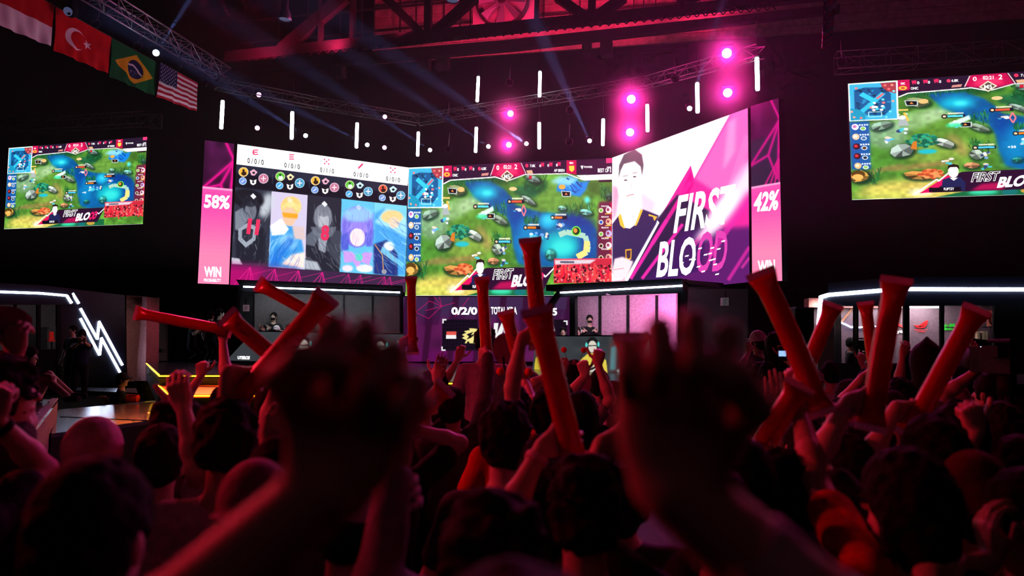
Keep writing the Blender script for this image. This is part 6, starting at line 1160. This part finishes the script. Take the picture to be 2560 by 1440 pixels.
a_, b_ = W(2412, 948, 4.5), W(2474, 914, 4.5); tag(MB().tube(a_, b_, .008, 8, .005).build('pan_handle', cloth((.75, .4, .5))), 'pinkish thin rod held by the tripod camera operator', 'rod')
# ---- stage people
ST = 'people standing on the stage'
P('person in black shirt and mask standing on the stage with back to us', W(551, 783, 20.8), 60, (dict(wrist=W(530, 800, 20.6), f=-r0, n=-z0, curls=CUP), None), BK, hair='short', gz=1.3, mask=(.8, .85, .9), pants=(.16, .18, .22), group=ST, extra=dict(shoe=(.85, .85, .9)))
P('person behind the masked one on stage', W(528, 790, 21.4), 30, (None, None), (.16, .15, .16), gz=1.3, group=ST, pants=(.1, .1, .12), extra=dict(shoe=(.8, .8, .9)))
P('person leaning over a case at the left end of the stage', W(484, 800, 21.0), 70, (None, dict(wrist=W(500, 822, 20.8), f=-z0, n=-r0, curls=CUP)), BK, gz=1.3, group=ST)
P('person filming with phone before the bolt sign, dark shirt', W(205, 838, 18.3), 150, (dict(wrist=W(212, 856, 17.9), f=z0, n=-f0, curls=GRIP), dict(wrist=W(200, 857, 17.9), f=z0, n=-f0, curls=GRIP)), NV, gz=.5, hair='beanie', capc=(.15, .14, .16), group='people before the bolt sign')
P('taller person behind the one filming, before the bolt sign', W(182, 826, 19.0), 200, (None, None), BK, gz=.5, group='people before the bolt sign')
q = W(72, 893, 9.7)
P('person seated on the catwalk facing right with legs stretched out', q, 75, (None, dict(wrist=W(112, 938, 9.5), f=r0, n=-z0, curls=CUP)), BK, hair='thick', gz=1.12, sit=True, group='people by the runway', extra=dict(legs=[(W(122, 938, 9.7), W(176, 983, 9.6)), (W(118, 950, 9.5), W(168, 990, 9.4))]))
P('person crouching behind the runway with an orange strap', W(306, 950, 13.8), 70, (dict(wrist=W(262, 992, 13.6), f=-r0, n=-z0, curls=CUP), None), BK, hair='cap', capc=(.1, .09, .1), gz=.25, sit=True, group='people by the runway')
tag(MB().tube(W(318, 995, 13.3), W(345, 996, 13.3), .07, 12).build('orange_roll', cloth((.95, .25, .05))), 'orange rolled bag beside the crouching person', 'bag')
cb_ = MB()
for k in range(14): c_ = W(352+k*1.2, 955+k*3.2, 14.6-k*.06); cb_.path([c_+np.array([.14*math.cos(q_*PI/4), .06*math.sin(q_*PI/4), 0]) for q_ in range(9)], .02, 5)
tag(cb_.build('cable_coil', M_black), 'coiled black cables hanging at the stage corner', 'cable')
# ---- players and coaches in the booths
PG = 'players seated in the booths'
P('seated player with hand on forehead in the left booth', W(659, 823, 20.3), 172, (dict(wrist=W(650, 822, 20.1), f=z0+r0*.8, n=-f0, curls=CUP), None), BK, hair='short', gz=1.3, sit=True, headset=True, group=PG)
P('seated player with white headband in the left booth', W(691, 826, 20.3), 176, (None, None), BK, hair='cap', capc=(.9, .9, .92), gz=1.3, sit=True, group=PG)
P('masked coach in black standing behind the left booth players', W(684, 792, 21.0), 180, (dict(wrist=W(690, 822, 20.8), f=r0, n=-f0, curls=CUP), dict(wrist=W(676, 820, 20.8), f=-r0, n=-f0, curls=CUP)), BK, hair='short', gz=1.3, mask=True, group='coaches')
P('seated player with dark fringe and headset right of the white headband', W(722, 823, 20.4), 170, (None, None), BK, hair='bob', gz=1.3, sit=True, headset=True, group=PG)
P('seated player in yellow looking left in the right booth', W(1377, 824, 20.4), 205, (None, None), YL, hair='short', gz=1.3, sit=True, headset=True, glasses=True, group=PG)
P('second seated player in yellow, right of the one looking left', W(1408, 830, 20.2), 190, (None, None), YL, hair='short', gz=1.3, sit=True, group=PG)
P('seated player with headset in front of the crossed arms coach', W(1444, 829, 19.8), 185, (None, None), (.8, .65, .1), hair='short', gz=1.3, sit=True, headset=True, group=PG)
P('masked coach in black jacket with crossed arms in the right booth', W(1474, 799, 20.3), 178, (dict(wrist=W(1482, 828, 20.0), f=r0, n=-f0, curls=CUP), dict(wrist=W(1466, 828, 20.0), f=-r0, n=-f0, curls=CUP)), BK, sleeve='long', hair='short', gz=1.3, mask=True, group='coaches')
P('seated presenter with pale face in the left analyst booth', W(69, 813, 21.4), 175, (None, None), GY, hair='short', gz=.7, sit=True, glasses=True, group='presenters')
P('smiling seated woman with long black hair resting her chin, right booth', W(2425, 880, 15.3), 215, (dict(wrist=W(2415, 891, 15.1), f=z0, n=-f0, curls=CUP), None), (.6, .55, .5), hair='long', gz=.8, sit=True, group='presenters')
P('camera operator in black shirt with warm lit arms inside the right booth', W(2128, 858, 16.9), 100, (dict(wrist=W(2152, 874, 16.7), f=r0, n=-z0, curls=GRIP), dict(wrist=W(2150, 880, 16.8), f=r0, n=-z0, curls=GRIP)), BK, hair='short', gz=.3, skin=(.75, .4, .25), group='presenters')
q = W(2158, 862, 16.7); t = empty('video_camera', q-(0, 0, .12), 'small video camera the operator holds inside the right booth', 'camera'); MB().obox(q, r0*.18, f0*.08, z0*.1).build('body', M_black, t); MB().tube(q+r0*.18, q+r0*.34, .07, 12).build('lens', M_black, t, True); MB().obox(q+z0*.14-r0*.05, r0*.1, f0*.02, z0*.015).build('handle', M_black, t)
# ---- further crowd, each with its own place
FILL = [(560, 1010, 5.6, 'under the level clapper, nearest the orange step'), (760, 1000, 5.6, 'right of the orange step'), (1000, 1035, 4.9, 'by the orange red clapper'), (1060, 1000, 5.6, 'left of the grey sweater arm'), (1180, 970, 6.9, 'left behind the white shirt'),
 (1330, 965, 7.4, 'right of the VS letters in the distance'), (1400, 1000, 5.2, 'below the round fan'), (1452, 1040, 4.3, 'right of the centre clapper'), (1530, 1000, 5.4, 'left edge of the right big fist'), (1545, 1210, 2.6, 'below the upright dark clapper'), (1920, 940, 8.2, 'right of the right big fist in the distance'),
 (1885, 1000, 5.4, 'close right of the right big fist'), (1990, 930, 8.6, 'under the crossing clappers far off'), (2030, 960, 6.6, 'behind the long left leaning clapper'), (2075, 935, 8.0, 'below the dark cabinet'), (2122, 1000, 5.2, 'left of the darker clapper'), (2100, 1060, 4.0, 'left of the pink cap'), (2170, 960, 7.0, 'between the two upright clappers far off'), (2225, 945, 7.6, 'right of the upright clapper far off'),
 (2252, 1000, 5.0, 'left below the pointed hood'), (2345, 965, 6.4, 'right behind the pointed hood'), (2385, 1010, 5.0, 'behind the right leaning clapper'), (2400, 945, 7.8, 'under the slanting desk'), (2500, 1080, 3.6, 'before the tripod legs'), (2545, 1180, 2.8, 'by the right edge under the tripod'), (2110, 1180, 2.9, 'between the long clapper and the red shirt'), (2170, 1130, 3.2, 'right of the pink cap, nearer'), (1960, 1240, 2.4, 'below the crossing clappers, near'), (2010, 1120, 3.3, 'under the hand of the long clapper'), (640, 1290, 1.9, 'low between the white collar and the left forearm'), (400, 1150, 2.9, 'below the dark hair left of the pair'), (1370, 1190, 2.6, 'left of the watch wearing hand')]
SH_ = [BK, DG, (.25, .12, .14), GY, NV, (.3, .3, .34), WH, (.35, .1, .12)]
HR = ['short', 'thick', 'short', 'bob', 'short', 'long', 'thick', 'capback']
rr = random.Random(21)
for i, (x, y, d, w) in enumerate(FILL):
    kind = i % 4; hr = HR[(i*3) % 8]; arms = [None, None]; hc = W(x, y, d); w0 = 'dark haired person'
    if kind in (0, 2) and 2.5 < d:
        k = 0 if kind == 0 else 1; sg = -1 if k == 0 else 1; wz = hc+r0*sg*rr.uniform(.12, .34)+z0*rr.uniform(.1, .26)-f0*rr.uniform(0, .1)
        arms[k] = dict(wrist=wz, f=z0+r0*rr.uniform(-.3, .3), n=f0, curls=rr.choice([FIST, OPEN, CUP]), thumb='out', hint=r0*sg*.25-z0); w0 = 'dark haired person with one arm raised'
    if hr == 'capback': w0 = w0.replace('dark haired', 'cap wearing')
    P(w0+' '+w, hc, rr.uniform(-20, 20), arms, SH_[i % 8], hair=hr, group=CG, capc=(.5, .35, .4), yaw_head=rr.uniform(-15, 15))
FS = [(2003, 906, 2012, 855, 7.6, 'tiny clapper far off under the crossing clappers'), ]
# show lamps lighting the crowd from the rig and the hall sides, plus an added rear fill
spot(W(-1500, -100, 3.4), W(900, 1050, 3.6), 470, RED, 75, .9, .2)
spot(W(-500, 250, 7), W(900, 1100, 2.8), 600, RED, 70, .8, .25)
spot(W(2900, -200, 9), W(1700, 1100, 3.2), 420, (1, .03, .2), 80, .8, .25)
spot((-9, 13, 9), (-1, 2.5, 1.4), 2100, (1, .02, .12), 40, .8, .2)
area((0, -4, 8), (0, 6, 1), 7, (1, .25, .4), 6, 2)  # added soft pink fill from behind the camera, no fixture there
# ------------------------------------------------------------------ stage haze filling the air over and round the stage
def haze_mat(name, dens, g, ball=None):
    mh = bpy.data.materials.new(name); mh.use_nodes = True; nt = mh.node_tree; nt.nodes.remove(nt.nodes['Principled BSDF']); vs = nt.nodes.new('ShaderNodeVolumeScatter'); vs.inputs['Density'].default_value = dens; vs.inputs['Anisotropy'].default_value = g
    nt.links.new(vs.outputs[0], nt.nodes['Material Output'].inputs['Volume'])
    if ball:                                  # added halo ball, thickest in its middle
        tc = nt.nodes.new('ShaderNodeTexCoord'); ln = nt.nodes.new('ShaderNodeVectorMath'); ln.operation = 'LENGTH'; nt.links.new(tc.outputs['Object'], ln.inputs[0])
        mr = nt.nodes.new('ShaderNodeMapRange'); mr.inputs['From Min'].default_value = 0; mr.inputs['From Max'].default_value = ball; mr.inputs['To Min'].default_value = 1; mr.inputs['To Max'].default_value = 0; nt.links.new(ln.outputs['Value'], mr.inputs['Value'])
        pw = nt.nodes.new('ShaderNodeMath'); pw.operation = 'POWER'; pw.inputs[1].default_value = 2.2; nt.links.new(mr.outputs[0], pw.inputs[0])
        ml = nt.nodes.new('ShaderNodeMath'); ml.operation = 'MULTIPLY'; ml.inputs[1].default_value = dens; nt.links.new(pw.outputs[0], ml.inputs[0]); nt.links.new(ml.outputs[0], vs.inputs['Density'])
    return mh
hz = MB().box((-20, 10.5, 3.9), (12, 28.5, 13.8)).build('stage_haze', haze_mat('stage_haze', .0035, .3)); tag(hz, 'thin smoke haze in the air above the stage showing the light beams', 'haze', kind='stuff')
MP = haze_mat('lamp_halo', .55, 0, .95)  # added scattering balls that imitate the bloom round the pink lamps
for i, (p, big, aim) in enumerate(HALOS):
    if not big: continue
    R_ = .95 if big == 2 else .9; q = p+aim*.35; o = mk('halo_ball', MB().ball((0, 0, 0), R_, 24, 16).V, MB().ball((0, 0, 0), R_, 24, 16).F, MP, None, True); o.location = tuple(q); o.data.transform(Matrix.Translation((0, 0, -R_)))
    tag(o, 'added pink halo ball around a pink wash lamp', 'haze', 'added halo balls at the pink lamps', 'stuff')
    l = bpy.data.lights.new('halo_light', 'POINT'); l.energy = 300 if big == 2 else 80; l.color = (1, .004, .3); l.shadow_soft_size = .06; lo = bpy.data.objects.new('halo_light', l); COL.objects.link(lo); lo.location = tuple(p+aim*.12)  # added point light that makes the halo ball glow
